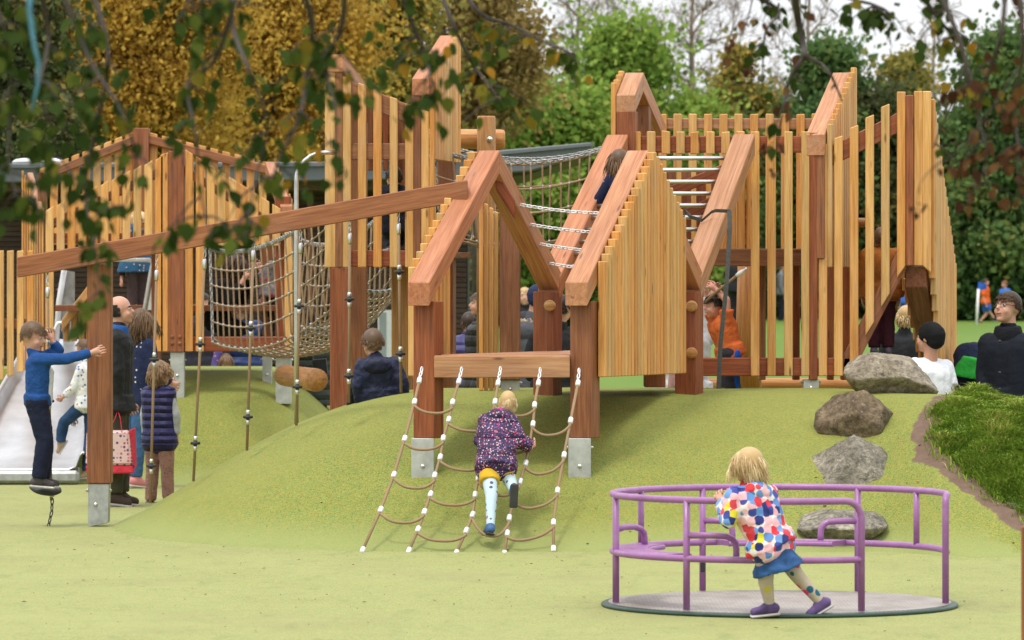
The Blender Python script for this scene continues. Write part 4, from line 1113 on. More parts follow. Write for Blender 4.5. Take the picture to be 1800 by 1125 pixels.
tree('birch_tree', 'golden autumn birch between the left tower and the lookout tower', 470, 90, -230, 185, 'leaf_gold', 2, 105000, 0.052, ybot=330, nclump=119, bark='birchbark', cl=.27)
tree('yew_tree', 'dark green tree at the far left edge beyond the pavilion', 5, 78, -180, 130, 'leaf_dark', 3, 44200, 0.066, ybot=330, nclump=85)
tree('shrub_tree', 'small dark bushy tree above the white roof domes', 95, 74, 190, 70, 'leaf_dark', 33, 18200, 0.060, ybot=340, nclump=51)
tree('olive_tree', 'loose brownish green tree behind the top of the lookout tower', 650, 102, -190, 150, 'leaf_olive', 4, 41600, 0.078, nclump=102, ybot=330, cl=.25)
tree('olive_tree', 'thin brown leaved tree letting the sky through right of the lookout tower', 845, 108, -160, 140, 'leaf_brown', 5, 20800, 0.072, nclump=102, ybot=220, cl=.22)
tree('ash_tree', 'olive green tree behind the round log post and crossbar', 880, 118, 120, 120, 'leaf_olive', 6, 39000, 0.090, nclump=74, ybot=520)
tree('ash_tree', 'tall pointed fresh green tree left of the climbing tower gable', 1105, 122, 40, 165, 'leaf_green', 7, 62400, 0.090, ybot=520, nclump=108, taper=.9, cl=.24)
tree('ash_tree', 'broad fresh green tree behind the rope bridge', 985, 116, 150, 150, 'leaf_green', 8, 46800, 0.090, ybot=545, nclump=81)
tree('ash_tree', 'rounded fresh green tree right of the pointed one, above the picket top', 1205, 126, 150, 105, 'leaf_green', 9, 33800, 0.090, ybot=540, nclump=68)
tree('maple_tree', 'yellow brown tree standing above the middle of the climbing tower', 1300, 132, 75, 85, 'leaf_olive', 10, 23400, 0.090, ybot=520, nclump=68)
tree('oak_tree', 'mid green tree behind the right gable of the climbing tower', 1455, 128, 70, 110, 'leaf_mid', 11, 52000, 0.096, ybot=545, nclump=91)
tree('oak_tree', 'dull olive tree right of the tall slat wall top', 1590, 138, 85, 90, 'leaf_olive', 12, 28600, 0.096, ybot=545, nclump=68)
tree('oak_tree', 'tall mid green tree in the upper right corner behind withered leaves', 1765, 124, 50, 105, 'leaf_mid', 13, 44200, 0.093, ybot=545, nclump=85)
tree('oak_tree', 'dark green tree behind the tallest slats of the climbing tower', 1545, 128, 165, 110, 'leaf_dark', 14, 46800, 0.093, ybot=548, nclump=74)
tree('oak_tree', 'dark green tree above the man in the black coat', 1700, 128, 205, 120, 'leaf_dark', 15, 52000, 0.090, ybot=548, nclump=81)
tree('oak_tree', 'dark green tree cut by the right frame edge', 1850, 127, 190, 120, 'leaf_dark', 16, 41600, 0.090, ybot=548, nclump=74)
tree('oak_tree', 'dark green tree seen through the lower slats of the climbing tower', 1370, 131, 290, 130, 'leaf_dark', 17, 39000, 0.096, ybot=548, nclump=74)
tree('bramble_bush', 'low yellowing bush at the field edge below the dark trees', 1655, 126, 410, 70, 'leaf_olive', 18, 18200, 0.072, ybot=548, nclump=51)
tree('bramble_bush', 'low dark bush at the field edge behind the black coat man', 1775, 126, 430, 90, 'leaf_mid', 19, 20800, 0.072, ybot=548, nclump=51)
tree('bramble_bush', 'low dark bush at the field edge behind the gap under the ladder', 1250, 126, 420, 110, 'leaf_dark', 20, 20800, 0.078, ybot=548, nclump=51)

# bare trees against the sky
def bare_tree(label, px, D, ytop, hw, seed, dens=1.0):
    rg = random.Random(seed); z0 = (D - 47) * .0135; zt = Z_(ytop, D); x = X_(px, D); w = hw / FPX * D
    t = thing('bare_tree', label, 'tree', (x, D, z0))
    tr_, tw = MB(), MB()
    H = zt - z0
    tr_.tube([(x, D, z0), (x + .1, D, z0 + H * .4), (x, D, z0 + H * .75), (x + .15, D, zt)], [H * .011, H * .009, H * .005, .012], 8)
    def grow(p, d, L, r, lev):
        pts = [p]; q = p.copy(); dd = d.copy(); m = 5
        for i in range(m):
            dd = (dd + Vector((rg.gauss(0, .16), rg.gauss(0, .16), rg.gauss(0.03, .12)))).normalized(); q = q + dd * L / m; pts.append(q.copy())
        (tr_ if lev == 0 else tw).tube(pts, [max(.006, r * (1 - .75 * i / m)) for i in range(m + 1)], 4 if lev else 5, False)
        if lev < 3:
            for k2 in range(int((8, 6, 5)[lev] * dens)):
                i = rg.randint(1, m); dv = (pts[i] - pts[i - 1]).normalized()
                sd = Vector((rg.gauss(0, 1), rg.gauss(0, 1), rg.gauss(.35, .5))).normalized()
                grow(pts[i], (dv * .75 + sd * .75).normalized(), L * rg.uniform(.4, .65), r * .5, lev + 1)
    for i in range(int(15 * dens)):
        f = .28 + .68 * i / (15 * dens); a = rg.random() * 6.283
        grow(Vector((x, D, z0 + H * f)), Vector((math.cos(a), math.sin(a), .75)).normalized(), w * rg.uniform(.6, 1.0) * (1.15 - f * .5), H * .004, 0)
    tr_.build('trunk', M['greytwig'], t, True); tw.build('twigs', M['greytwig'], t, True)
bare_tree('pale leafless tree against the white sky above the middle of the play house', 1215, 140, -120, 170, 41, 1.15)
bare_tree('leafless tree with fine twigs right of the brown leaved tree top', 1015, 135, -90, 160, 42, 1.1)
bare_tree('leafless tree behind the right gable of the climbing tower', 1420, 142, -110, 120, 43, .9)
bare_tree('leafless tree rising behind the upper right trees', 1640, 150, -20, 110, 44, .8)

# far wood closing the view
rg = np.random.default_rng(77)
clumps = []
for i in range(330):
    px = -150 + 2100 * rg.random(); D = 150 + 25 * rg.random()
    ytop = 250 + 40 * math.sin(px * .013) + 30 * math.sin(px * .031) - (40 if px > 1450 else 0)
    y = lerp(ytop, 545, rg.random()); r = 1.0 + 1.0 * rg.random()
    clumps.append((tuple(W(px, y, D)), (r * 1.2, r, r)))
o = crown(None, clumps, 120000, .15, M['leaf_dark'], 78, name='woodland')
tag(o, 'far belt of dark woodland closing the view behind the field', None, kind='stuff')
mb = MB()
o = None

# ================================================================== HANGING BIRCH BRANCHES NEAR THE CAMERA
def leaf_shape():
    return np.array([(0, 0), (.30, .16), (.42, .40), (.30, .66), (.12, .88), (0, 1.08), (-.12, .88), (-.30, .66), (-.42, .40), (-.30, .16)])
LS = leaf_shape()
def branch(label, pts, D, nl, spread, seed, size=38, mat='leaf_near', r=5.2, tint=(0, 1), side=5, group='leafy birch twigs hanging into the view'):
    """pts: photo polyline of the hanging stem"""
    rgn = np.random.default_rng(seed); rp = random.Random(seed)
    b = thing('birch_branch', label, 'branch', W(pts[0][0], pts[0][1], D), group)
    P = []
    Dd = D
    for i, (x, y) in enumerate(pts): P.append(W(x, y, D + rp.uniform(-.2, .2)))
    # smooth polyline
    Q = []
    for i in range(len(P) - 1):
        p0 = P[max(0, i - 1)]; p1 = P[i]; p2 = P[i + 1]; p3 = P[min(len(P) - 1, i + 2)]
        for k2 in range(6):
            t = k2 / 6
            Q.append(.5 * ((2 * p1) + (p2 - p0) * t + (2 * p0 - 5 * p1 + 4 * p2 - p3) * t * t + (3 * p1 - p0 - 3 * p2 + p3) * t ** 3))
    Q.append(P[-1]); n = len(Q); px = D / FPX
    st = MB(); st.tube(Q, [max(.0006, r * px * (1 - .85 * i / n)) for i in range(n)], 6)
    anchors = [(q, (1.0)) for q in Q[2:]]
    for k2 in range(side):
        i = rp.randint(int(n * .15), n - 2); a = Q[i]
        L = spread * px * rp.uniform(.7, 1.5); d = Vector((rp.choice((-1, 1)) * rp.uniform(.4, 1), rp.gauss(0, .7), rp.uniform(-.5, .25))).normalized()
        pp = [a]; q = a.copy()
        for j in range(5):
            d = (d + Vector((rp.gauss(0, .12), 0, -.20))).normalized(); q = q + d * L / 5; pp.append(q.copy())
        st.tube(pp, [max(.0005, r * .45 * px * (1 - .8 * j / 5)) for j in range(6)], 5)
        anchors += [(q, 2.0) for q in pp[1:]]
    st.build('stem', M['twig'], b, True)
    wts = np.array([a[1] for a in anchors]); wts /= wts.sum()
    V = []; T = []; F = []
    s0 = size * px * .84; nl = int(nl * (.80 if pts[0][0] < 560 else 1.0)); s0 *= .88
    for j in range(nl):
        a = anchors[rgn.choice(len(anchors), p=wts)][0]
        hang = Vector((rp.gauss(0, .45), rp.gauss(0, .5), -1)).normalized()
        pet = a + Vector((rp.gauss(0, 1), rp.gauss(0, 1), rp.uniform(-1, .3))).normalized() * s0 * rp.uniform(.25, .8)
        nrm = Vector((rp.gauss(0, .8), rp.gauss(-.5, .9), rp.gauss(.2, .5))); nrm = (nrm - hang * nrm.dot(hang)).normalized(); sd = hang.cross(nrm)
        s = s0 * rp.uniform(.6, 1.12); base = len(V)
        cup = rp.uniform(-.15, .35); tw = rp.uniform(-.3, .3)
        for (u, v) in LS:
            V.append(pet + sd * (u * s) + hang * (v * s) + nrm * (cup * abs(u) * s + .12 * s * v * v * tw * 3))
        V.append(pet + hang * (.5 * s) + nrm * (.12 * s * .25 * tw * 3 - .03 * s))
        m = len(LS)
        for q in range(m): F += [base + q, base + (q + 1) % m, base + m]
        tv = lerp(tint[0], tint[1], min(1, max(0, rp.betavariate(1.6, 2.2) if rp.random() < .88 else rp.uniform(.8, 1))))
        T += [tv] * (m + 1)
    fo = fastmesh('foliage', np.array([tuple(v) for v in V], np.float32), np.array(F), 3, M[mat], {'rnd': (np.array(T), 'POINT')}, b)
    return b
B = branch
B('dense leafy birch branch filling the upper left corner', [(-40, -60), (10, 60), (20, 160), (15, 270), (30, 350)], 12.5, 120, 90, 101, 46, side=10, tint=(0, .75))
B('dark birch branch hanging just right of the upper left corner', [(60, -60), (85, 60), (70, 160), (95, 250), (60, 360)], 13.0, 75, 90, 102, 46, side=9, tint=(0, .85))
B('birch branch whose long tip reaches in front of the balance beam post', [(150, -50), (190, 90), (170, 220), (150, 330), (165, 430), (178, 520)], 13.9, 125, 50, 103, 40, side=7, tint=(0, .8))
B('birch branch slanting across the golden tree above the left tower', [(95, -50), (130, 40), (160, 110), (215, 200), (240, 290), (215, 370)], 13.3, 45, 70, 104, 44, r=5.5, side=6, tint=(0, .85))
B('birch branch with broad dark leaves hanging in front of the left tower peak', [(420, -60), (405, 30), (375, 110), (330, 150), (345, 240), (350, 330), (372, 420)], 12.9, 85, 80, 105, 46, r=6, side=9, tint=(0, .82))
B('birch branch drooping over the right shoulder of the left tower', [(405, -50), (410, 50), (440, 130), (470, 220), (450, 310), (432, 420)], 13.5, 60, 70, 106, 42, side=7, tint=(0, .9))
B('long dark birch twig hanging left of the curved pole', [(520, -50), (548, 40), (540, 130), (525, 210), (490, 280), (475, 330)], 13.0, 60, 70, 107, 42, r=6.5, side=8, tint=(0, .95))
B('birch branch in front of the left gable of the lookout tower', [(610, -60), (600, 50), (575, 120), (590, 200), (585, 330)], 13.6, 75, 80, 108, 40, side=9)
B('birch branch in front of the right gable of the lookout tower', [(690, -60), (720, 30), (745, 90), (760, 150), (775, 215)], 14.2, 65, 80, 109, 40, side=9, tint=(.1, 1))
B('birch branch with yellowing leaves reaching toward the green trees', [(790, -60), (840, 20), (900, 45), (960, 75), (1010, 95)], 16.3, 55, 75, 110, 38, side=8, tint=(.2, 1))
B('birch branch tip with yellow leaves right of the lookout tower', [(760, -50), (800, 50), (830, 110), (860, 150), (880, 180)], 16.0, 34, 70, 111, 38, side=6, tint=(.25, 1))
B('top fringe of birch leaves above the golden trees', [(230, -70), (300, -20), (390, 0), (470, 10)], 12.8, 45, 70, 112, 44, side=8, tint=(0, .8))
B('thick dark forked twig hanging in the sky right of centre', [(1393, -50), (1402, 30), (1413, 80), (1416, 98), (1440, 112), (1462, 135), (1480, 178)], 16.6, 3, 20, 113, 36, r=8.5, side=1)
B('thinner twig fork leaning left with two lone leaves', [(1416, 98), (1400, 120), (1381, 160), (1378, 185), (1365, 260)], 16.6, 10, 40, 114, 36, r=5.2, side=2, tint=(0, .6))
B('birch leaves fringing the top edge right of the forked twig', [(1440, -60), (1480, -10), (1540, 10), (1570, 30)], 17.0, 42, 60, 115, 34, side=7, tint=(0, .9))
B('birch leaves hanging left of the forked twig', [(1350, -60), (1330, -10), (1370, 20), (1345, 60), (1340, 160)], 17.0, 26, 45, 116, 32, side=5, tint=(0, .9))
B('leafy birch twig in the upper right sky', [(1590, -60), (1640, 20), (1670, 60), (1690, 110), (1715, 165)], 16.3, 46, 60, 117, 38, side=7, tint=(0, .95))
B('birch twig with yellow and green leaves below the upper right sky', [(1640, -40), (1690, 80), (1700, 150), (1670, 190), (1640, 260)], 16.0, 34, 60, 118, 36, side=6, tint=(.1, 1))
B('withered brown leaves on a twig hanging at the right', [(1768, -60), (1760, 60), (1720, 190), (1735, 270), (1715, 330)], 14.2, 60, 60, 119, 36, 'leaf_dead', side=8)
B('withered brown leaves at the right frame edge', [(1790, -60), (1798, 80), (1785, 180), (1790, 270), (1792, 350)], 13.9, 55, 45, 120, 38, 'leaf_dead', side=7)
B('small withered leaf cluster left of the forked twig', [(1330, -60), (1318, 20), (1300, 70), (1285, 100)], 16.8, 22, 40, 121, 26, 'leaf_dead', r=1.6, side=4)
B('curled brown leaf cluster in front of the ladder top', [(1425, -60), (1400, 120), (1370, 200), (1360, 250), (1358, 300)], 16.6, 16, 18, 122, 32, 'leaf_dead', r=1.6, side=2)
B('bare looking twig with dry buds crossing the tall slats', [(1790, 120), (1700, 250), (1640, 295), (1615, 330), (1610, 380)], 14.2, 9, 30, 123, 26, 'leaf_dead', r=2.0, side=3)
# hanging blue cord
mb = MB(); mb.tube([W(54, -60, 12.0), W(52, 20, 12.0), W(60, 80, 12.0), W(68, 110, 12.0), W(66, 150, 12.0), W(56, 195, 12.0)], [.0075, .0075, .006, .005, .0045, .003], 8)
o = mb.build('hanging_cord', M['bluecord'], None, True); tag(o, 'frayed blue cord hanging among the leaves at the upper left', 'cord')
# corner flag
fl_ = thing('corner_flag', 'blue corner flag on a white pole on the football field', 'flag', W(1716, 578, 118))
mb = MB(); mb.tube([W(1716, 580, 118), W(1720, 508, 118)], .035, 8); mb.build('pole', M['white'], fl_, True)
mb = MB(); mb.prism([W(1720, 495, 118), W(1734, 499, 118.1), W(1735, 508, 118.15), W(1719, 511, 118)], (0, .03, 0)); mb.build('cloth', M['flagblue'], fl_)
# ================================================================== PEOPLE
def cloth(name, col, var=0.2, rough=0.85, bump=0.5, quilt=0, pattern=None):
    k = NT(name); p = k.pos()
    n = k.noise(p, 9, 4, 0.6, 0.6); f = k.noise(p, 260, 2, 0.6)
    c = k.mix(k.ramp(n, [(0.3, 0), (0.7, 1)]), tuple(x * (1 - var) for x in col), tuple(min(1, x * (1 + var)) for x in col))
    if pattern: c = pattern(k, p, c)
    h = k.math('ADD', n, k.math('MULTIPLY', f, 0.08))
    dist = 0.03
    if quilt:
        z = k.n('SeparateXYZ', {0: p}).outputs[2]
        q = k.math('PINGPONG', k.math('ADD', z, k.math('MULTIPLY', k.noise(p, 7, 1), .012)), quilt)
        qq = k.math('POWER', k.math('DIVIDE', q, quilt), 0.4)
        h = k.math('ADD', k.math('MULTIPLY', qq, 1.0), k.math('MULTIPLY', n, 0.4)); dist = 0.03
    return k.done(c, rough, 0, h, bump, dist, 0.25)
def dots(cols, scale, size, base=None, rand=0.9):
    def f(k, p, c):
        v = k.n('TexVoronoi', {'Vector': p, 'Scale': scale, 'Randomness': rand})
        s = k.n('SeparateColor', {0: v.outputs['Color']}).outputs[0]
        stops = [(i / len(cols), q) for i, q in enumerate(cols)]
        col = k.ramp(s, stops, 'CONSTANT')
        return k.mix(k.ramp(v.outputs['Distance'], [(size - .02, 1.0), (size + .02, 0.0)]), c, col)
    return f
def stripes_z(col, period, duty):
    def f(k, p, c):
        z = k.n('SeparateXYZ', {0: p}).outputs[2]
        q = k.math('PINGPONG', z, period)
        return k.mix(k.ramp(k.math('DIVIDE', q, period), [(duty - .02, 1.0), (duty + .02, 0.0)]), c, col)
    return f
def denim(name, col): return cloth(name, col, 0.35, 0.9, 0.5)
CM = {}
def C(col, **kw):
    key = (tuple(col), tuple(sorted((a, str(b)) for a, b in kw.items())))
    if key not in CM: CM[key] = cloth('fabric', col, **kw)
    return CM[key]
def skinmat(name, col):
    k = NT(name); p = k.pos(); n = k.noise(p, 18, 3)
    c = k.mix(n, tuple(x * .86 for x in col), (min(1, col[0] * 1.08), col[1] * .98, col[2] * .95))
    return k.done(c, 0.5, 0, k.noise(p, 120, 2), .05, .002, .35, sss=.15)
SK = skinmat('skin', (0.56, 0.315, 0.225)); SK2 = skinmat('skin_flush', (0.60, 0.30, 0.225))
def hairmat(name, a, b):
    k = NT(name); r = k.attr('rnd').outputs['Fac']
    return k.done(k.mix(r, a, b), 0.5, 0, None, spec=.35)
HB = hairmat('brown_hair', (0.030, 0.016, 0.008), (0.095, 0.052, 0.026))
HL = hairmat('light_brown_hair', (0.085, 0.045, 0.022), (0.21, 0.125, 0.06))
HY = hairmat('blonde_hair', (0.44, 0.29, 0.125), (0.88, 0.72, 0.44))
HK = hairmat('dark_hair', (0.008, 0.006, 0.005), (0.030, 0.020, 0.014))
HC = hairmat('curly_hair', (0.15, 0.085, 0.04), (0.40, 0.26, 0.14))
HS = hairmat('short_brown_hair', (0.10, 0.058, 0.032), (0.22, 0.135, 0.075))
HG = hairmat('grey_brown_hair', (0.07, 0.055, 0.04), (0.16, 0.13, 0.10))
HR = hairmat('red_hair', (0.16, 0.05, 0.015), (0.30, 0.11, 0.03))
SOLE = simple('shoe_sole', (.42, .40, .38), .6); SOLED = simple('dark_sole', (.03, .03, .03), .7)
EYEW = simple('eye_white', (0.45, 0.40, 0.37), .3); EYED = simple('eye_dark', (0.02, 0.014, 0.01), .2)
LIP = simple('lip', (0.42, 0.17, 0.14), .5)

def remeshed(mb, name, vox, smooth=2):
    me = mb.mesh(name)
    ob = bpy.data.objects.new('tmp', me); COL.objects.link(ob)
    m = ob.modifiers.new('r', 'REMESH'); m.mode = 'VOXEL'; m.voxel_size = vox; m.use_smooth_shade = True
    if smooth:
        s = ob.modifiers.new('s', 'SMOOTH'); s.factor = .5; s.iterations = smooth
    dg = bpy.context.evaluated_depsgraph_get()
    out = bpy.data.meshes.new_from_object(ob.evaluated_get(dg), depsgraph=dg)
    bpy.data.objects.remove(ob); bpy.data.meshes.remove(me)
    out.name = name
    out.polygons.foreach_set('use_smooth', [True] * len(out.polygons))
    return out
def addmesh(name, me, mat, parent, wr=0.0):
    if wr:
        n = len(me.vertices); co = np.zeros(n * 3, np.float32); no = np.zeros(n * 3, np.float32)
        me.vertices.foreach_get('co', co); me.vertices.foreach_get('normal', no)
        co = co.reshape(-1, 3); no = no.reshape(-1, 3)
        d = np.array([mnoise.noise(Vector((c[0] * 14, c[1] * 14, c[2] * 22))) + .5 * mnoise.noise(Vector((c[0] * 34, c[1] * 34, c[2] * 40 + 9))) for c in co], np.float32)
        me.vertices.foreach_set('co', (co + no * d[:, None] * wr).ravel()); me.update()
    me.materials.clear(); me.materials.append(mat)
    o = bpy.data.objects.new(name, me); COL.objects.link(o)
    o.parent = parent; o.matrix_parent_inverse = parent_inv(parent)
    return o
def basis(yaw, pitch=0, roll=0):
    f = Vector((math.sin(R(yaw)), -math.cos(R(yaw)), 0)); u = Vector((0, 0, 1)); r = f.cross(u)
    m = Matrix((r, f, u)).transposed()
    return m @ Matrix.Rotation(R(-pitch), 3, 'X') @ Matrix.Rotation(R(roll), 3, 'Y')

def person(label, px, D, H, yaw, J=None, c=0.0, zf=None, head=None, hy=None, hp=0, hr=0, hh=None, skin=None, top=None, legs=None, skirt=None, shoes=(.03, .025, .022), hair=None, hat=None,
           vox=.012, bulk=1.0, face=False, group=None, toe=None, extra=None, wr=.004, sole=None):
    """builds one person; J overrides joints with photo columns and rows (px, row, extra depth)"""
    J = J or {}; skin = skin or SK
    x = X_(px, D); zf = groundz(x, D) if zf is None else zf
    root = thing('person', label, 'person', (x, D, zf), group)
    Bm = basis(yaw); o = Vector((x, D, zf)); k = H / 1.75 * (1 + .28 * c) * bulk
    def loc(a, b, z): return o + Bm @ Vector((a * H, b * H, z * H))
    sh = lerp(.815, .765, c); hp_ = lerp(.53, .47, c); kn = lerp(.285, .25, c)
    P = {}
    for s, n in ((1, 'R'), (-1, 'L')):
        P['s' + n] = loc(s * lerp(.108, .112, c), 0, sh); P['e' + n] = loc(s * .135, -.01, sh - .185); P['w' + n] = loc(s * .14, .045, sh - .325)
        P['h' + n] = loc(s * .052, 0, hp_); P['k' + n] = loc(s * .055, .012, kn); P['a' + n] = loc(s * .056, -.012, .045)
    hh = hh or H / lerp(7.5, 5.0, c)
    P['head'] = loc(0, .02, 1) - Vector((0, 0, hh * .5))
    for q, v in J.items():
        if q in P: P[q] = W(v[0], v[1], D + (v[2] if len(v) > 2 else 0))
    hm = basis(yaw if hy is None else hy, hp, hr); hc = P['head']
    def hl(a, b, z): return hc + hm @ Vector((a * hh, b * hh, z * hh))
    S = (P['sR'] + P['sL']) / 2; Hp = (P['hR'] + P['hL']) / 2; up = (S - Hp).normalized(); sx = (P['sR'] - P['sL']).normalized()
    sw = (P['sR'] - P['sL']).length / 2
    def torso(m, inf):
        for n in 'RL':
            s_, h_ = P['s' + n], P['h' + n]
            m.cap(S.lerp(s_, .52) - up * .055 * k, .098 * k + inf, Hp.lerp(h_, .75) + up * .05 * k, .088 * k + inf)
            m.cap(S.lerp(s_, .35), .055 * k + inf * .7, s_ - up * .012 * k, .047 * k + inf)
        m.cap(S - up * .07 * k, .105 * k + inf, Hp + up * .06 * k, .10 * k + inf)
        m.cap(P['hR'], .09 * k + inf, P['hL'], .09 * k + inf)
    def arm(m, n, inf, frac=None):
        s_, e_, w_ = P['s' + n], P['e' + n], P['w' + n]
        rs, re, rw = .047 * k + inf, .039 * k + inf, .027 * k + inf
        if frac is None or frac > .5:
            m.cap(s_, rs, e_, re)
            f = 1 if frac is None else (frac - .5) * 2
            if frac is None: m.cap(e_, re, w_, rw)
            else: m.econe(e_, (re, re), e_.lerp(w_, f), (lerp(re, rw, f) * 1.05,) * 2, sx if abs((w_ - e_).normalized().dot(sx)) < .9 else up, 12)
        else:
            m.cap(s_, rs, s_.lerp(e_, frac), lerp(rs, re, frac * 2))
            m.econe(s_, (rs, rs), s_.lerp(e_, frac * 2), (lerp(rs, re, frac) * 1.15,) * 2, sx if abs((e_ - s_).normalized().dot(sx)) < .9 else up, 12)
    def leg(m, n, inf, frac=None):
        h_, k_, a_ = P['h' + n], P['k' + n], P['a' + n]
        rh, rk, ra = .083 * k + inf, .054 * k + inf, .035 * k + inf
        if frac is None:
            m.cap(h_, rh, k_, rk); m.cap(k_, rk, a_, ra)
            m.cap(k_.lerp(a_, .22), .050 * k + inf, k_.lerp(a_, .5), .043 * k + inf)
        elif frac > .5:
            f = (frac - .5) * 2; m.cap(h_, rh, k_, rk * 1.04)
            m.econe(k_, (rk * 1.04,) * 2, k_.lerp(a_, f), (lerp(rk, ra, f) * 1.22,) * 2, sx, 14, .04)
        else:
            f = frac * 2; m.econe(h_, (rh, rh), h_.lerp(k_, f), (lerp(rh, rk, f) * 1.2,) * 2, sx, 14)
            m.cap(h_, rh, h_.lerp(k_, f * .6), lerp(rh, rk, f))
    # ---- body: one continuous surface
    m = MB(); torso(m, -.004); 
    for n in 'RL': arm(m, n, 0); leg(m, n, 0)
    m.cap(S - up * .02 * k, .058 * k, hl(0, -.10, -.22), .052 * k * (1 - .1 * c))
    # head
    m.ell(hl(0, -.07, .10), (.335 * hh, .415 * hh, .40 * hh), hm, 18, 12)
    m.ell(hl(0, .12, -.16), (.265 * hh, .265 * hh, .33 * hh), hm, 16, 10)
    m.ell(hl(0, .25, -.40), (.13 * hh, .11 * hh, .09 * hh), hm)
    m.cap(hl(0, .34, .05), .035 * hh, hl(0, .445, -.095), .052 * hh)
    for s in (-1, 1):
        m.ell(hl(s * .325, -.05, -.04), (.03 * hh, .07 * hh, .11 * hh), hm)
        m.ell(hl(s * .16, .25, -.16), (.10 * hh, .10 * hh, .10 * hh), hm)
        m.cap(hl(s * .05, .335, .10), .035 * hh, hl(s * .19, .28, .09), .035 * hh)
    m.ell(hl(0, .355, -.235), (.09 * hh, .05 * hh, .05 * hh), hm)
    # palms
    hands = []
    for n in 'RL':
        w_, e_ = P['w' + n], P['e' + n]; d = (w_ - e_).normalized(); hd = J.get('hand' + n)
        if hd is not None: d = Vector(hd).normalized()
        inn = (Bm @ Vector((-1 if n == 'R' else 1, .15, 0))); inn = (inn - d * inn.dot(d)).normalized()
        ac = d.cross(inn); L = .085 * k
        m.cap(w_, .024 * k, w_ + d * L * .55, .026 * k)
        for q in (-.5, .5): m.cap(w_ + d * L * .25 + ac * q * .03 * k, .016 * k, w_ + d * L * .95 + ac * q * .042 * k, .015 * k)
        hands.append((n, w_, d, inn, ac, L))
    for n in 'RL':
        a_ = P['a' + n]; td = Vector(toe[n]) if toe and n in toe else Bm @ Vector((.12 if n == 'R' else -.12, 1, -.12)); td.normalize()
        m.cap(a_, .034 * k, a_ + td * .05 * k - Vector((0, 0, .015 * k)), .026 * k)
    me = remeshed(m, 'person_body', vox, 1)
    fm = MB()
    fm.v = [tuple(v.co) for v in me.vertices]; fm.f = [tuple(p.vertices) for p in me.polygons]
    fm.g = list(fm.v); fm.t = [.5] * len(fm.v); fm.mi = [0] * len(fm.f)
    bpy.data.meshes.remove(me)
    for (n, w_, d, inn, ac, L) in hands:
        curl = J.get('curl', .45)
        for i, (q, ln) in enumerate(((-.036, .80), (-.013, .95), (.011, .88), (.033, .68))):
            b = w_ + d * L * .85 + ac * q * k; l = .075 * k * ln; pts = [b]; dd = d.copy()
            for j in range(3):
                dd = (dd + inn * curl * (.5 + .4 * j)).normalized(); pts.append(pts[-1] + dd * l * (.42, .33, .25)[j])
            fm.tube(pts, [.0095 * k, .009 * k, .0083 * k, .0065 * k], 7)
        b = w_ + d * L * .35 - ac * .030 * k + inn * .006 * k
        t1 = (d * .75 - ac * .6 + inn * .45).normalized(); t2 = (d * .95 - ac * .1 + inn * .5).normalized()
        fm.tube([b, b + t1 * .035 * k, b + t1 * .035 * k + t2 * .03 * k], [.012 * k, .010 * k, .007 * k], 7)
    bo = fm.build('body', skin, root, True)
    # ---- clothes
    def garment(name, fn, mat, v=None, w=None, sm=2):
        g = MB(); fn(g); return addmesh(name, remeshed(g, name, v or vox, sm), mat, root, wr if w is None else w)
    if legs and legs[0] is not None:
        mat, inf, fr = legs[0], legs[1] if len(legs) > 1 else .012, legs[2] if len(legs) > 2 else .97
        def fn(g):
            g.cap(P['hR'] + up * .03 * k, .095 * k + inf, P['hL'] + up * .03 * k, .095 * k + inf); g.cap(Hp + up * .09 * k, .09 * k + inf, Hp, .09 * k + inf)
            for n in 'RL': leg(g, n, inf, fr)
        garment('shorts' if fr < .6 else 'trousers', fn, mat)
    if legs and len(legs) > 3:
        mat = legs[3]
        def fn(g):
            for n in 'RL': leg(g, n, .004, None)
        garment('tights', fn, mat, w=.001)
    if skirt:
        mat, ln, fl, wl = skirt
        kc = (P['kR'] + P['kL']) / 2; dn = (kc - Hp).normalized()
        fw = sx.cross(dn).normalized()
        garment('skirt', lambda g: (g.econe(Hp + up * wl * k, (.125 * k, .105 * k), Hp + dn * ln, (fl, fl * .85), sx, 28), g.cap(P['hR'], .095 * k, P['hL'], .095 * k)), mat, w=.010)
    if top:
        mat, inf, fr, hem = top[:4]; flare = top[4] if len(top) > 4 else 1.06
        smat = top[5] if len(top) > 5 else None
        kc = (P['kR'] + P['kL']) / 2; dn = (Hp - S).normalized().lerp((kc - Hp).normalized(), .5 if hem > .12 else .25).normalized()
        def fn(g):
            torso(g, inf)
            wx = max(sw * .62 + .090 * k, .112 * k) + inf
            g.econe(Hp + up * .10 * k, (wx * .98, .115 * k + inf), Hp + dn * hem * k, (wx * flare, (.125 * k + inf) * flare), sx, 22)
            if fr > .5: g.cap(S - up * .02, .062 * k + inf * .5, S + (hl(0, -.1, -.3) - S) * .55, .058 * k + inf * .4)
            if smat is None and fr > 0:
                for n in 'RL': arm(g, n, inf * .85, fr)
        garment('top' if inf < .022 else 'jacket', fn, mat)
        if smat is not None:
            def fn(g):
                for n in 'RL': arm(g, n, .010, .97)
            garment('sleeves', fn, smat)
        if fr >= .9 and inf >= .022:
            pass
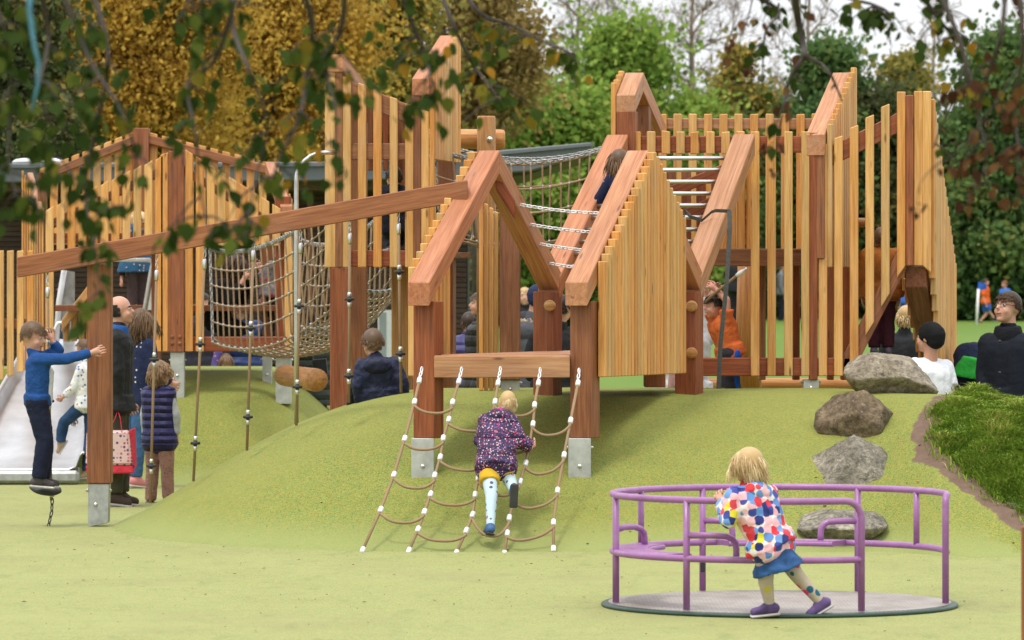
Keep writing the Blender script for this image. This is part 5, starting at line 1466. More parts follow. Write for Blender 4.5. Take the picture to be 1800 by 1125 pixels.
    if shoes is not None:
        smt = shoes if isinstance(shoes, bpy.types.Material) else C(shoes, rough=.6)
        for n in 'RL':
            a_ = P['a' + n]; td = Vector(toe[n]) if toe and n in toe else Bm @ Vector((.12 if n == 'R' else -.12, 1, -.12)); td.normalize()
            dn = P['k' + n] - a_; dn = -(dn - td * dn.dot(td)).normalized()
            sdv = td.cross(dn).normalized()
            g = MB(); g.cap(a_ - td * .035 * k + dn * .025 * k, .043 * k, a_ + td * .12 * k + dn * .04 * k, .036 * k); g.cap(a_ + dn * .0, .046 * k, a_ + td * .05 * k + dn * .03 * k, .042 * k)
            so = addmesh('shoe', remeshed(g, 'shoe', min(vox, .009), 1), smt, root)
            g = MB(); q = a_ + dn * .070 * k
            g.beam(q - td * .075 * k, q + td * .155 * k, .078 * k, .022 * k, -dn); 
            g.build('sole', sole or SOLE, so, bevel=.008)
    # ---- hair, hat, face
    if hair:
        hmat, style = hair[0], hair[1]; hl_ = hair[2] if len(hair) > 2 else .25
        hb = MB(); rr = random.Random(int(px * 7 + D * 13))
        cen = hl(0, -.07, .10); R3 = (.345, .425, .41)
        def okdir(d):       # hairline
            if style == 'bald': return -.5 < d.z < .22 and d.y < .05
            lim = .30 + .25 * max(0, abs(d.x) - .3)
            return (d.y < .30 and d.z > -.62) or (d.z > lim if d.y > .3 else False) if style != 'short' else ((d.y < .22 and d.z > -.45 and not (abs(d.x) > .72 and d.z < -.05)) or (d.z > .42 and d.y >= .22))
        ns = 1700 if vox <= .010 else (800 if vox < .012 else 420)
        locks = [(Vector((rr.gauss(0, 1), rr.gauss(0, 1), rr.gauss(0, 1))).normalized(), rr.random(), rr.uniform(-.03, .09), rr.gauss(0, .22)) for _ in range(46)]
        cnt = 0
        while cnt < ns:
            d = Vector((rr.gauss(0, 1), rr.gauss(0, 1), rr.gauss(0, 1))).normalized()
            if not okdir(d): continue
            cnt += 1
            lk = max(locks, key=lambda q: q[0].dot(d)); edge = 1 - min(1, (1 - lk[0].dot(d)) * 9)
            p = Vector((d.x * R3[0], d.y * R3[1], d.z * R3[2])) * (rr.uniform(.98, 1.04) + max(-.02, lk[2] * edge))
            if style in ('short', 'bald'):
                t = Vector((d.x * .3 + rr.gauss(0, .25), -.35 + rr.gauss(0, .25), -.35)); L = rr.uniform(.07, .13) if style == 'short' else .06
            else:
                t = Vector((d.x * .8, d.y * .5 - .25, -.7)); L = hl_ * rr.uniform(.7, 1.15)
            t = t + d.cross(Vector((0, 0, 1))) * lk[3]
            t = (t - d * t.dot(d)).normalized() + d * (rr.uniform(.1, .5) if style == 'short' else rr.uniform(.05, .3))
            pts = [p]; q = p.copy(); n_ = 4 if style in ('short', 'bald') else 6
            cph = rr.uniform(0, 6.28)
            for j in range(n_):
                t = (t + Vector((0, 0, -.32 if style not in ('short', 'bald') else -.1)) + Vector((rr.gauss(0, .10), rr.gauss(0, .10), 0))).normalized()
                if style == 'curly': t = (t + Vector((math.cos(cph + j * 2.1), math.sin(cph + j * 2.1), .3 * math.sin(j * 2.6))) * .75).normalized()
                q = q + t * L / n_
                e = Vector((q.x / R3[0], q.y / R3[1], q.z / R3[2])); 
                if e.length < 1.02: q = Vector((e.x * R3[0], e.y * R3[1], e.z * R3[2])) * (1.03 / max(.05, e.length))
                if q.z < -.15 and abs(q.x) < .26 and q.y > .02: q.x = .27 * (1 if q.x > 0 else -1)
                pts.append(q.copy())
            w0 = {'short': .020, 'bald': .013}.get(style, .024) * (.62 if vox <= .010 else 1)
            hb.tube([hc + hm @ (v * hh) for v in pts], [w0 * hh * (1 - .75 * (j / n_) ** 2) for j in range(n_ + 1)], 5, True, min(1, max(0, lk[1] * .65 + (rr.random() - .3) * .5 + .18 * (edge - .5))))
        # scalp under the strands
        seg, rings = 24, 14; idx = {}
        vs = []; fs = []
        for i in range(rings + 1):
            for j in range(seg):
                th = math.pi * i / rings; ph_ = 2 * math.pi * j / seg
                vs.append(Vector((math.sin(th) * math.cos(ph_), math.sin(th) * math.sin(ph_), math.cos(th))))
        for i in range(rings):
            for j in range(seg):
                f = (i * seg + j, (i + 1) * seg + j, (i + 1) * seg + (j + 1) % seg, i * seg + (j + 1) % seg)
                if okdir(sum((vs[q] for q in f), Vector()).normalized()): fs.append(f)
        hb.add([cen + hm @ Vector((v.x * R3[0] * hh * 1.0, v.y * R3[1] * hh * 1.0, v.z * R3[2] * hh * 1.0)) for v in vs], fs, None, .05)
        hb.build('hair', hmat, root, True)
    if hat:
        g = MB(); g.ell(hl(0, -.08, .14), (.385 * hh, .46 * hh, .42 * hh), hm, 20, 12)
        if len(hat) > 1 and hat[1] == 'cap': g.beam(hl(0, .3, .12), hl(0, .62, .06), .5 * hh, .03 * hh, hm @ Vector((0, 0, 1)))
        else: g.cap(hl(0, -.25, -.02), .34 * hh, hl(0, -.22, .12), .38 * hh)
        addmesh('hat', remeshed(g, 'hat', min(vox, .012), 2), hat[0], root, .002)
    if face:
        for s in (-1, 1):
            g = MB(); g.ell(hl(s * .145, .305, .015), (.058 * hh, .045 * hh, .038 * hh), hm, 10, 7); e = g.build('eye', EYEW, root, True)
            g = MB(); g.ell(hl(s * .145, .335, .013), (.028 * hh, .022 * hh, .030 * hh), hm, 10, 7); g.build('iris', EYED, e, True)
            g = MB(); g.tube([hl(s * .06, .365, .10), hl(s * .15, .35, .125), hl(s * .23, .285, .105)], [.014 * hh, .02 * hh, .010 * hh], 6); g.build('eyebrow', hair[0] if hair else HB, root, True)
        g = MB(); g.tube([hl(-.11, .365, -.235), hl(-.05, .40, -.238), hl(0, .405, -.24), hl(.05, .40, -.238), hl(.11, .365, -.235)], [.01 * hh, .022 * hh, .024 * hh, .022 * hh, .01 * hh], 6); g.build('mouth', LIP, root, True)
    if extra: extra(root, P, hl, hm, hh, k, garment, up, sx)
    return root

navy = (.010, .014, .040)
# --- girl pushing the merry-go-round
dotc = dots([(.62, .03, .04), (.02, .03, .16), (.10, .23, .50), (.62, .55, .03), (.72, .40, .44), (.60, .05, .07), (.04, .06, .28), (.72, .42, .45), (.14, .28, .55)], 21, .66, rand=.5)
coat = cloth('spotted_raincoat', (.72, .66, .62), .08, .5, .35, 0, dotc)
den = denim('denim_blue', (.026, .078, .20))
tig = cloth('motif_tights', (.42, .35, .27), .1, .85, .2, 0, dots([(.65, .04, .14), (.42, .35, .27), (.42, .35, .27), (.015, .10, .16), (.42, .35, .27), (.42, .36, .05), (.42, .35, .27)], 20, .42))
pshoe = cloth('purple_trainer', (.10, .06, .17), .5, .6, .4)
def collar(col, sc=1.0):
    def f(root, P, hl, hm, hh, k, garment, up, sx):
        S = (P['sR'] + P['sL']) / 2
        garment('collar', lambda g: g.econe(S - up * .01 * k, (.098 * k * sc, .088 * k * sc), S + (hl(0, -.08, -.38) - S) * .75, (.085 * k * sc, .08 * k * sc), sx, 20, .06), col, w=.002)
    return f
def hood(mat, sc=1.0, fur=None):
    def f(root, P, hl, hm, hh, k, garment, up, sx):
        S = (P['sR'] + P['sL']) / 2; bk = sx.cross(up); bk.normalize()
        b = -bk if (hm @ Vector((0, -1, 0))).dot(bk) < 0 else bk
        garment('hood', lambda g: (g.ell(S + b * .085 * k + up * .005 * k, (.13 * k * sc, .075 * k * sc, .085 * k * sc), Matrix((sx, b, up)).transposed(), 16, 10), g.cap(S + sx * .08 * k + up * .03 * k, .035 * k * sc, S - sx * .08 * k + up * .03 * k, .035 * k * sc)), mat)
        if fur:
            hb = MB()
            for i in range(160):
                a = random.uniform(-2.6, 2.6); p = S + up * .055 * k + sx * math.sin(a) * .12 * k + b * (.03 + .06 * math.cos(a)) * k
                d = (up * .6 + sx * math.sin(a) * .8 + b * math.cos(a) * .5 + Vector((random.gauss(0, .3), random.gauss(0, .3), random.gauss(0, .3)))).normalized()
                hb.tube([p, p + d * .03 * k, p + d * .055 * k], [.012 * k, .010 * k, .003 * k], 5)
            hb.build('fur_trim', fur, root, True)
    return f
def hood3(root, *a):
    hood(coat, .95)(root, *a); collar(C((.55, .035, .03)))(root, *a)
person('toddler in a spotted raincoat and denim skirt leaning on the merry-go-round rail', 1357, 24.78, .98, -118,
       {'head': (1314, 816, .02), 'sL': (1289, 872, -.07), 'sR': (1349, 866, .09), 'eL': (1281, 914, -.10), 'wL': (1270, 884, .03), 'eR': (1316, 910, .2), 'wR': (1292, 884, .17),
        'hL': (1345, 966, -.05), 'hR': (1370, 962, .05), 'kL': (1346, 1022, -.02), 'aL': (1353, 1064, .0), 'kR': (1398, 1008, .05), 'aR': (1442, 1058, .07), 'handL': (-.3, .5, .6), 'handR': (-.3, .5, .6)},
       c=1.0, zf=0, hh=.185, hy=-104, hp=6, hr=-4, top=(coat, .026, .97, -.005, 1.03), legs=(None, 0, 0, tig), skirt=(den, .125, .155, .03), shoes=pshoe, hair=(HY, 'long', .62), vox=.009, face=True,
       toe={'L': (-1, -.12, -.10), 'R': (-.85, -.1, -.5)}, extra=hood3, wr=.007)
# --- girl climbing the scramble net
fcoat = cloth('floral_puffer', (.030, .018, .055), .3, .6, .75, .055, dots([(.45, .06, .20), (.03, .02, .07), (.10, .06, .22), (.55, .42, .45), (.40, .05, .09), (.03, .02, .07), (.16, .07, .20), (.5, .30, .36)], 78, .42))
ltig = cloth('pale_blue_tights', (.44, .56, .60), .06, .85, .2, 0, dots([(.44, .56, .60), (.10, .08, .14), (.40, .10, .16), (.44, .56, .60)], 26, .34, rand=.7))
def hood2(root, *a):
    hood(fcoat, 1.0)(root, *a); collar(C((.75, .05, .30)), 1.12)(root, *a)
person('small blonde child in a floral padded coat climbing the scramble net', 873, 31.60, 1.0, 178,
       {'head': (893, 708, .25), 'sL': (856, 741, .18), 'sR': (897, 742, .18), 'eL': (846, 774, .18), 'wL': (856, 770, .32), 'eR': (912, 774, .08), 'wR': (933, 786, .12),
        'hL': (858, 822, -.02), 'hR': (886, 821, -.02), 'kL': (864, 872, -.20), 'aL': (862, 926, -.34), 'kR': (899, 852, -.06), 'aR': (903, 862, -.27), 'handR': (.3, .5, .3)},
       c=1.0, zf=.35, hh=.165, hy=172, hp=14, top=(fcoat, .034, .97, .03, 1.02), legs=(C((.55, .34, .02)), .010, .27, ltig), shoes=C((.045, .10, .22), rough=.6), hair=(HY, 'long', .22), vox=.010,
       toe={'L': (-.25, .9, -.1), 'R': (-.06, .12, -1)}, extra=hood2, wr=.006, sole=SOLED)
# --- boy on the rope seat
def wristband(root, P, hl, hm, hh, k, garment, up, sx):
    d = (P['wR'] - P['eR']).normalized()
    for i, cc in enumerate(((.02, .05, .20), (.50, .42, .03), (.03, .25, .20))):
        g = MB(); q = P['wR'] - d * (.02 + .012 * i); g.lathe(q, d, [(.030, 0), (.033, .004), (.030, .009)], 14); g.build('wristband', C(cc), root, True)
    garment('shirt_front', lambda g: g.cap((P['sR'] + P['sL']) / 2 + Vector((.062, 0, -.1)), .07 * k, (P['hR'] + P['hL']) / 2 + Vector((.06, 0, .05)), .07 * k), C((.55, .55, .55)))
person('boy in a blue long sleeved top standing on the rope seat and touching the post', 68, 34.45, 1.28, 82,
       {'head': (59, 591, 0), 'sR': (65, 632, -.12), 'sL': (70, 630, .12), 'eR': (116, 631, -.10), 'wR': (161, 620, -.06), 'eL': (103, 616, .12), 'wL': (93, 600, .09), 'hR': (65, 714, -.06), 'hL': (67, 713, .06),
        'kR': (78, 775, -.07), 'kL': (80, 774, .05), 'aR': (68, 842, -.07), 'aL': (76, 841, .06), 'handR': (1, .1, .35), 'handL': (-.25, 0, 1)},
       c=.45, zf=.1, hh=.225, hy=72, hp=14, top=(C((.012, .060, .21), bump=.8), .014, .97, -.005, .90), legs=(C((.008, .011, .030)), .018, .99), shoes=C((.07, .06, .06), var=.6), hair=(HS, 'short'), vox=.010, face=True,
       toe={'R': (1, -.1, -.08), 'L': (1, .1, -.08)}, extra=wristband)
# --- toddler on the slide
person('toddler in a pale patterned top climbing up the slide behind the post', 150, 42.4, .95, -60,
       {'head': (147, 614), 'sL': (142, 648, -.08), 'sR': (160, 648, .1), 'eL': (130, 682, -.08), 'wL': (113, 696, -.05), 'hL': (147, 712, -.05), 'hR': (160, 712, .05), 'kL': (112, 742, .05), 'aL': (106, 778, .1), 'kR': (158, 765, .0), 'aR': (152, 832, -.1)},
       c=1.0, zf=.2, hh=.19, hy=-120, top=(cloth('pale_print', (.62, .62, .60), .1, .85, .4, 0, dots([(.05, .12, .35), (.62, .62, .60), (.35, .2, .1), (.62, .62, .6)], 34, .36)), .02, .97, .05), legs=(denim('dark_jeans', (.018, .05, .11)), .014), shoes=(.30, .22, .12), hair=(HL, 'short'), toe={'L': (-.5, .2, -.8)})
# --- man with tote bag
def bag_man(root, P, hl, hm, hh, k, garment, up, sx):
    collar(C((.02, .09, .30)), 1.0)(root, P, hl, hm, hh, k, garment, up, sx)
person('balding man in a black jacket holding a bag behind the post', 204, 37.9, 1.76, 88,
       {'head': (213, 545), 'sR': (201, 594, -.17), 'sL': (210, 592, .17), 'eR': (205, 655, -.20), 'wR': (204, 706, -.15), 'hR': (203, 716, -.08), 'hL': (206, 716, .08), 'kR': (203, 795, -.09), 'aR': (201, 872, -.1), 'kL': (210, 795, .1), 'aL': (213, 870, .1), 'curl': 1.0},
       zf=0, hh=.235, hy=86, hp=-4, top=(C((.014, .014, .016), rough=.7), .034, .97, .03), legs=(C((.050, .048, .030)), .022), shoes=(.055, .035, .025), hair=(HK, 'bald'), vox=.011, face=True, extra=bag_man)
tb = thing('tote_bag', 'pink and red patterned tote bag held by the man in the black jacket', 'bag', W(194, 833, 37.7))
bagm = cloth('bag_print', (.60, .42, .40), .1, .7, .2, 0, dots([(.60, .42, .40), (.10, .06, .16), (.45, .05, .10), (.60, .42, .4), (.5, .1, .15)], 34, .42, rand=.25))
bred = C((.55, .035, .06))
mb = MB(); mb.prism([W(152, 757, 37.6), W(226, 757, 37.6), W(233, 818, 37.6), W(150, 818, 37.6)], (0, .18, 0)); mb.build('panel', bagm, tb, bevel=.02)
mb = MB(); mb.prism([W(150, 818.5, 37.61), W(233, 818.5, 37.61), W(234, 832, 37.61), W(153, 834, 37.61)], (0, .17, 0)); mb.build('base', bred, tb, bevel=.01)
mb = MB(); mb.prism([W(226.5, 757, 37.62), W(236, 752, 37.7), W(238, 822, 37.7), W(233.5, 818, 37.62)], (0, .14, 0)); mb.build('gusset', bred, tb, bevel=.005)
for dd in (0, .16):
    mb = MB(); ribbon(mb, [W(190, 760, 37.6 + dd), W(203, 735, 37.66 + dd * .5), W(207, 722, 37.7), W(211, 735, 37.66 + dd * .5), W(214, 760, 37.6 + dd)], .022, (0, 1, .1)); mb.build('handle', bred, tb)
# --- woman in polka dots
person('woman with long brown hair in a navy polka dot top and jeans', 240, 41.4, 1.65, 125,
       {'head': (250, 563), 'sR': (263, 606, -.10), 'sL': (235, 605, .12), 'eR': (268, 655, -.12), 'wR': (300, 672, .0), 'eL': (245, 655, .25), 'wL': (285, 668, .3), 'hR': (246, 706, -.05), 'hL': (235, 706, .1), 'kR': (243, 778, -.05), 'aR': (240, 842, -.05), 'kL': (233, 778, .1), 'aL': (232, 840, .1)},
       zf=0, top=(cloth('polka_top', (.012, .018, .055), .2, .85, .4, 0, dots([(.6, .58, .40), (.6, .58, .4)], 19, .17, rand=.5)), .022, .97, .06), legs=(denim('mid_jeans', (.04, .10, .21)), .010), shoes=(.55, .20, .20), hair=(HL, 'long', 1.05), hy=115)
# --- child in gilet
person('curly haired child in a navy padded gilet and patterned leggings watching the ropes', 281, 38.5, 1.2, 150,
       {'head': (281, 654), 'sR': (297, 690, -.04), 'eR': (309, 732, -.05), 'wR': (310, 765, -.03), 'sL': (261, 690, .08), 'eL': (254, 730, .1), 'wL': (256, 766, .14), 'hR': (292, 778, -.03), 'hL': (269, 778, .04), 'kR': (294, 830, -.02), 'aR': (296, 880, 0), 'kL': (268, 830, .05), 'aL': (264, 883, .06)},
       c=.5, zf=0, hh=.21, hy=96, top=(cloth('navy_quilt', (.020, .018, .085), .2, .5, .9, .032), .032, .0, .03, 1.04, C((.36, .37, .38))), legs=(cloth('leopard_leggings', (.30, .16, .13), .2, .85, .2, 0, dots([(.10, .04, .04), (.14, .06, .05), (.34, .2, .17)], 60, .30)), .012), shoes=(.10, .05, .05), hair=(HC, 'curly', .5), face=True, vox=.011)
# --- girl on the slide tower deck
person('fair haired girl in a blue spotted dress standing on the slide tower deck', 240, 44.75, 1.06, 40, {'head': (243, 388), 'wR': (214, 488, -.1), 'eR': (218, 460, 0)}, c=.6, zf=Z_(548, 44.75), hh=.215,
       top=(cloth('blue_dress', (.030, .105, .21), .2, .85, .4, 0, dots([(.5, .4, .35), (.03, .1, .2)], 24, .22)), .016, .9, .20, 1.45, C((.045, .028, .02))), legs=(C((.10, .08, .085)), .008), shoes=(.05, .04, .04), hair=(HY, 'long', .5), face=True)
# --- woman and toddler inside the net
person('woman in black crouching at the mouth of the net tunnel', 395, 44.75, 1.66, 90,
       {'head': (416, 466, 0), 'sR': (392, 500, -.15), 'sL': (400, 500, .15), 'eR': (402, 535, -.2), 'wR': (428, 492, -.15), 'eL': (425, 530, .15), 'wL': (446, 476, .1), 'hR': (378, 566, -.1), 'hL': (382, 566, .1), 'kR': (420, 575, -.12), 'kL': (424, 578, .12), 'aR': (390, 592, -.1), 'aL': (392, 592, .1)},
       zf=Z_(600, 44.7), top=(C((.008, .008, .010)), .026, .9, .05), legs=(C((.012, .012, .014)), .016), hair=(HB, 'long', 1.0), hp=12)
person('toddler in a grey and red patterned top facing the woman in black', 474, 44.7, .92, -80,
       {'head': (484, 468), 'wL': (458, 476, -.05), 'eL': (466, 500, -.05)}, c=1.0, zf=Z_(592, 44.7), hh=.185, hy=-95, top=(cloth('red_grey_print', (.20, .19, .21), .2, .85, .4, 0, dots([(.50, .03, .05), (.45, .03, .05), (.2, .19, .2), (.1, .1, .12)], 22, .36)), .02, .97, .05), legs=(C((.012, .012, .018)), .014), hair=(HB, 'short'))
person('child in a dark cap standing beyond the slide', 119, 49.5, 1.35, -70, {}, c=.3, zf=Z_(490, 49.5) - 1.35, top=(C((.02, .022, .03)), .02, .97, .05), legs=(C(navy), .014), hair=(HB, 'short'), hat=(C((.018, .018, .022)), 'cap'), vox=.015)
# --- seated boy
person('boy in a navy hooded jacket sitting on the mound with his back to us', 668, 35.1, 1.38, 180,
       {'head': (655, 603, .05), 'sL': (637, 643, 0), 'sR': (691, 641, 0), 'eL': (630, 678, -.03), 'wL': (634, 707, .02), 'eR': (707, 672, -.04), 'wR': (709, 702, -.02), 'hL': (655, 700, .03), 'hR': (683, 698, .03), 'kL': (628, 668, .28), 'kR': (690, 680, .36), 'aL': (622, 718, .5), 'aR': (690, 712, .6)},
       c=.4, zf=.9, hh=.233, hy=-168, top=(C((.012, .016, .045), rough=.55, bump=.9), .026, .97, .05), legs=(C((.014, .016, .032)), .018), shoes=(.02, .02, .025), hair=(HS, 'short'), vox=.010, extra=hood(C((.010, .013, .038), rough=.55)), wr=.008)
person('child in dark clothes crouching inside the lookout tower', 694, 37.3, 1.2, 200,
       {'head': (692, 312), 'sL': (676, 338, 0), 'sR': (708, 338, .05), 'eL': (676, 375, .1), 'wL': (684, 412, .1), 'eR': (712, 370, .1), 'wR': (708, 400, .2), 'hL': (688, 400, .0), 'hR': (706, 398, .05), 'kL': (684, 428, .2), 'kR': (708, 425, .25), 'aL': (690, 436, -.1), 'aR': (708, 436, 0)},
       c=.4, zf=Z_(442, 37.3), top=(C((.010, .012, .022)), .03, .95, .05), legs=(C((.01, .012, .02)), .016), hair=(HK, 'short'))
# --- behind the far mound
person('adult in dark jeans seen below the slide tower, leftmost of the three', 357, 50, 1.78, 0, {}, zf=0, top=(C((.02, .02, .03)), .03, .97, .05), legs=(denim('navy_jeans', (.014, .022, .055)), .03), hair=(HB, 'short'), vox=.016)
person('small child in a purple flowered coat raising a hand below the slide tower', 396, 49.6, 1.12, 20, {'wR': (384, 616), 'eR': (382, 632)}, c=.9, zf=0, top=(cloth('purple_floral', (.07, .05, .17), .3, .8, .4, 0, dots([(.4, .2, .1), (.07, .05, .17), (.3, .12, .3)], 30, .3)), .03, .97, .1), legs=(C((.1, .05, .1)), .014), hair=(HL, 'long', .5), vox=.014)
person('adult in a navy padded jacket and blue jeans below the slide tower', 422, 50.2, 1.7, 10, {}, zf=0, bulk=1.15, top=(cloth('navy_puffer', (.014, .030, .11), .2, .5, .8, .06), .05, .97, .08), legs=(denim('blue_jeans', (.05, .10, .20)), .02), hair=(HB, 'long', .6), vox=.016)
def shoulder_bag(root, P, hl, hm, hh, k, garment, up, sx):
    pass
person('person in a dark olive quilted coat standing behind the sitting log', 545, 46.2, 1.68, -160, {}, zf=0, bulk=1.2, top=(cloth('olive_quilt', (.022, .028, .022), .2, .6, .8, .05), .05, .97, .22, 1.1), legs=(C((.02, .02, .025)), .016), hair=(HB, 'long', .5), vox=.015)
hb_ = MB(); hb_.prism([W(549, 632, 45.7), W(573, 630, 45.7), W(576, 656, 45.7), W(552, 660, 45.7)], (0, .12, 0)); hb_.tube([W(551, 634, 45.76), W(546, 600, 45.85), W(540, 560, 46.0)], .012, 6)
o = hb_.build('handbag', C((.014, .014, .016), rough=.4), None, bevel=.02); tag(o, 'black shoulder bag worn by the person in the olive coat', 'bag')
# --- seen through the play house
person('man in profile in a black padded jacket left of the dark inner post', 846, 41.0, 1.80, -85, {'head': (844, 533)}, zf=-.02, hh=.225, top=(cloth('black_puffer', (.014, .015, .016), .2, .5, .9, .05), .045, .97, .06), legs=(denim('jeans_b', (.03, .06, .12)), .016), hair=(HG, 'short'), face=True, vox=.013)
person('child in a purple padded jacket just behind the man in profile', 824, 42.6, 1.6, 170, {}, c=.1, zf=0, top=(cloth('purple_puffer', (.050, .045, .15), .2, .5, .9, .05), .045, .97, .08), legs=(denim('jeans_c', (.03, .06, .14)), .016), hair=(HB, 'short'), vox=.015)
person('person in a grey parka with a fur trimmed hood and navy cap', 934, 42.2, 1.74, 165, {'head': (944, 524)}, zf=0, bulk=1.15, top=(C((.075, .078, .092)), .045, .97, .18), legs=(C((.03, .03, .04)), .016), hair=(HB, 'short'), hat=(C((.015, .02, .055)),), vox=.014, extra=hood(C((.07, .072, .085)), 1.05, hairmat('fur', (.22, .16, .10), (.48, .40, .30))))
person('man with short dark hair in a black jacket bending slightly behind the far post', 975, 39.8, 1.72, 160, {'head': (991, 541), 'sL': (946, 592, -.02), 'sR': (1004, 590, .05), 'eL': (930, 635, 0), 'wL': (938, 668, .1)}, zf=0, top=(C((.014, .015, .018)), .04, .95, .06), legs=(denim('jeans_d', (.03, .06, .12)), .016), hair=(HK, 'short'), vox=.013)
person('brown haired person far behind the grey parka', 950, 50, 1.72, 180, {}, zf=.1, top=(C((.03, .03, .035)), .04, .97, .1), legs=(C((.03, .03, .04)), .016), hair=(HB, 'long', .4), vox=.016)
person('person in dark clothes standing far off right of the dark inner post', 922, 56, 1.7, 0, {}, zf=.15, top=(C((.012, .013, .016)), .04, .97, .1), legs=(C((.02, .02, .03)), .016), hair=(HY, 'short'), vox=.018)
# --- girl on the ladder
person('long haired girl in a navy starred top climbing the rung ladder', 1100, 35.15, 1.15, 178,
       {'head': (1089, 286, .02), 'sL': (1074, 314, -.03), 'sR': (1118, 316, .02), 'eL': (1054, 347, -.02), 'wL': (1036, 379, -.02), 'eR': (1130, 350, .05), 'wR': (1140, 320, .15), 'hL': (1100, 388, -.05), 'hR': (1124, 388, -.05), 'kL': (1098, 420, .1), 'kR': (1124, 425, .1), 'aL': (1100, 462, -.1), 'aR': (1126, 468, -.1), 'handL': (-1, .1, .1)},
       c=.5, zf=1.8, hh=.215, top=(cloth('navy_star_top', (.008, .012, .040), .2, .85, .4, 0, dots([(.4, .4, .42), (.01, .012, .04), (.01, .012, .04)], 34, .16)), .012, .97, .05), legs=(C((.03, .05, .11)), .01), hair=(HL, 'long', .7))
# --- under the ladder
person('woman in a pale floral top and jeans half hidden behind the right valley post', 1206, 38.0, 1.68, 175, {'head': (1192, 497), 'eR': (1240, 560), 'wR': (1242, 520)}, zf=.05, top=(cloth('pale_floral', (.60, .60, .64), .08, .85, .4, 0, dots([(.5, .35, .42), (.6, .6, .64), (.45, .48, .55)], 18, .3)), .03, .97, .08), legs=(denim('pale_jeans', (.14, .26, .36)), .014), hair=(HL, 'long', .5), vox=.013)
person('small child in a pink striped top beside the valley post', 1191, 36.4, .9, 120, {'wR': (1196, 668, -.1)}, c=1, zf=Z_(700, 36.4), top=(cloth('pink_stripe', (.62, .36, .34), .08, .85, .3, 0, stripes_z((.6, .5, .48), .012, .5)), .02, .9, .05), legs=(C((.45, .26, .24)), .014), hair=(HL, 'short'), vox=.012)
stripe = C((.01, .09, .42))
def side_stripe(root, P, hl, hm, hh, k, garment, up, sx):
    garment('side_stripe', lambda g: (g.cap(P['hL'] + Vector((.03, -.055, .02)), .055 * k, P['kL'] + Vector((.03, -.035, 0)), .04 * k), g.cap(P['kL'] + Vector((.03, -.035, 0)), .04 * k, P['aL'] + Vector((.02, -.03, 0)), .03 * k)), stripe)
person('boy in an orange shirt with arms raised holding the swing rope', 1284, 36.05, 1.25, -78,
       {'head': (1256, 537, -.02), 'sL': (1277, 562, -.11), 'sR': (1256, 564, .10), 'eL': (1277, 527, -.13), 'wL': (1259, 509, -.08), 'eR': (1243, 534, .08), 'wR': (1252, 515, .03), 'hL': (1287, 624, -.06), 'hR': (1284, 624, .06), 'kL': (1286, 664, -.07), 'kR': (1280, 664, .07), 'aL': (1292, 712, -.06), 'aR': (1280, 712, .06), 'handL': (-.7, 0, .5), 'handR': (.6, 0, .6), 'curl': 1.0},
       c=.5, zf=.98, hh=.195, hy=-80, hp=6, skin=SK2, top=(C((.58, .13, .03), bump=.7), .018, .26, .015, 1.0), legs=(C((.035, .033, .042)), .02), shoes=(.03, .03, .04), hair=(HK, 'short'), face=True, vox=.010, extra=side_stripe)
sw = MB(); sw.tube([W(1240, 532, 36.0), W(1252, 519, 35.95), W(1296, 484, 35.85), W(1300, 481, 35.85)], .0125, 8); 
o = sw.build('swing_rope', M['rope'], None, True); tag(o, 'short tan rope held overhead by the boy in the orange shirt', 'rope')
mb = MB(); a_ = W(1295, 485, 35.85); mb.lathe(a_, W(1312, 472, 35.8) - a_, [(.018, 0), (.02, .02), (.02, .06), (.012, .075), (.008, .1), (.01, .11)], 10); mb.build('coupler', M['whiteclamp'], o, True)
# --- inside the climbing tower
person('child in an orange brown jacket and maroon trousers standing inside the tall slats', 1549, 36.35, 1.02, 178, {}, c=.7, zf=Z_(624, 36.35), hh=.19, top=(C((.30, .105, .02)), .034, .97, .06), legs=(C((.045, .008, .016)), .014), shoes=(.10, .10, .13), hair=(HL, 'short'), vox=.011, extra=collar(C((.02, .03, .07)), .95))
one('step_deck', M['red'], rt, lambda m: ppoly(m, [(1515, 660), (1585, 660), (1585, 625), (1515, 625)], 36.15, .5))
person('blond child in a dark jacket seen under the arch of the climbing tower', 1588, 38.2, 1.25, 170, {'head': (1592, 557)}, c=.4, zf=Z_(542, 38.2) - 1.27, top=(C((.020, .022, .026)), .035, .97, .08), legs=(C((.02, .02, .03)), .016), hair=(HY, 'curly', .35), vox=.012)
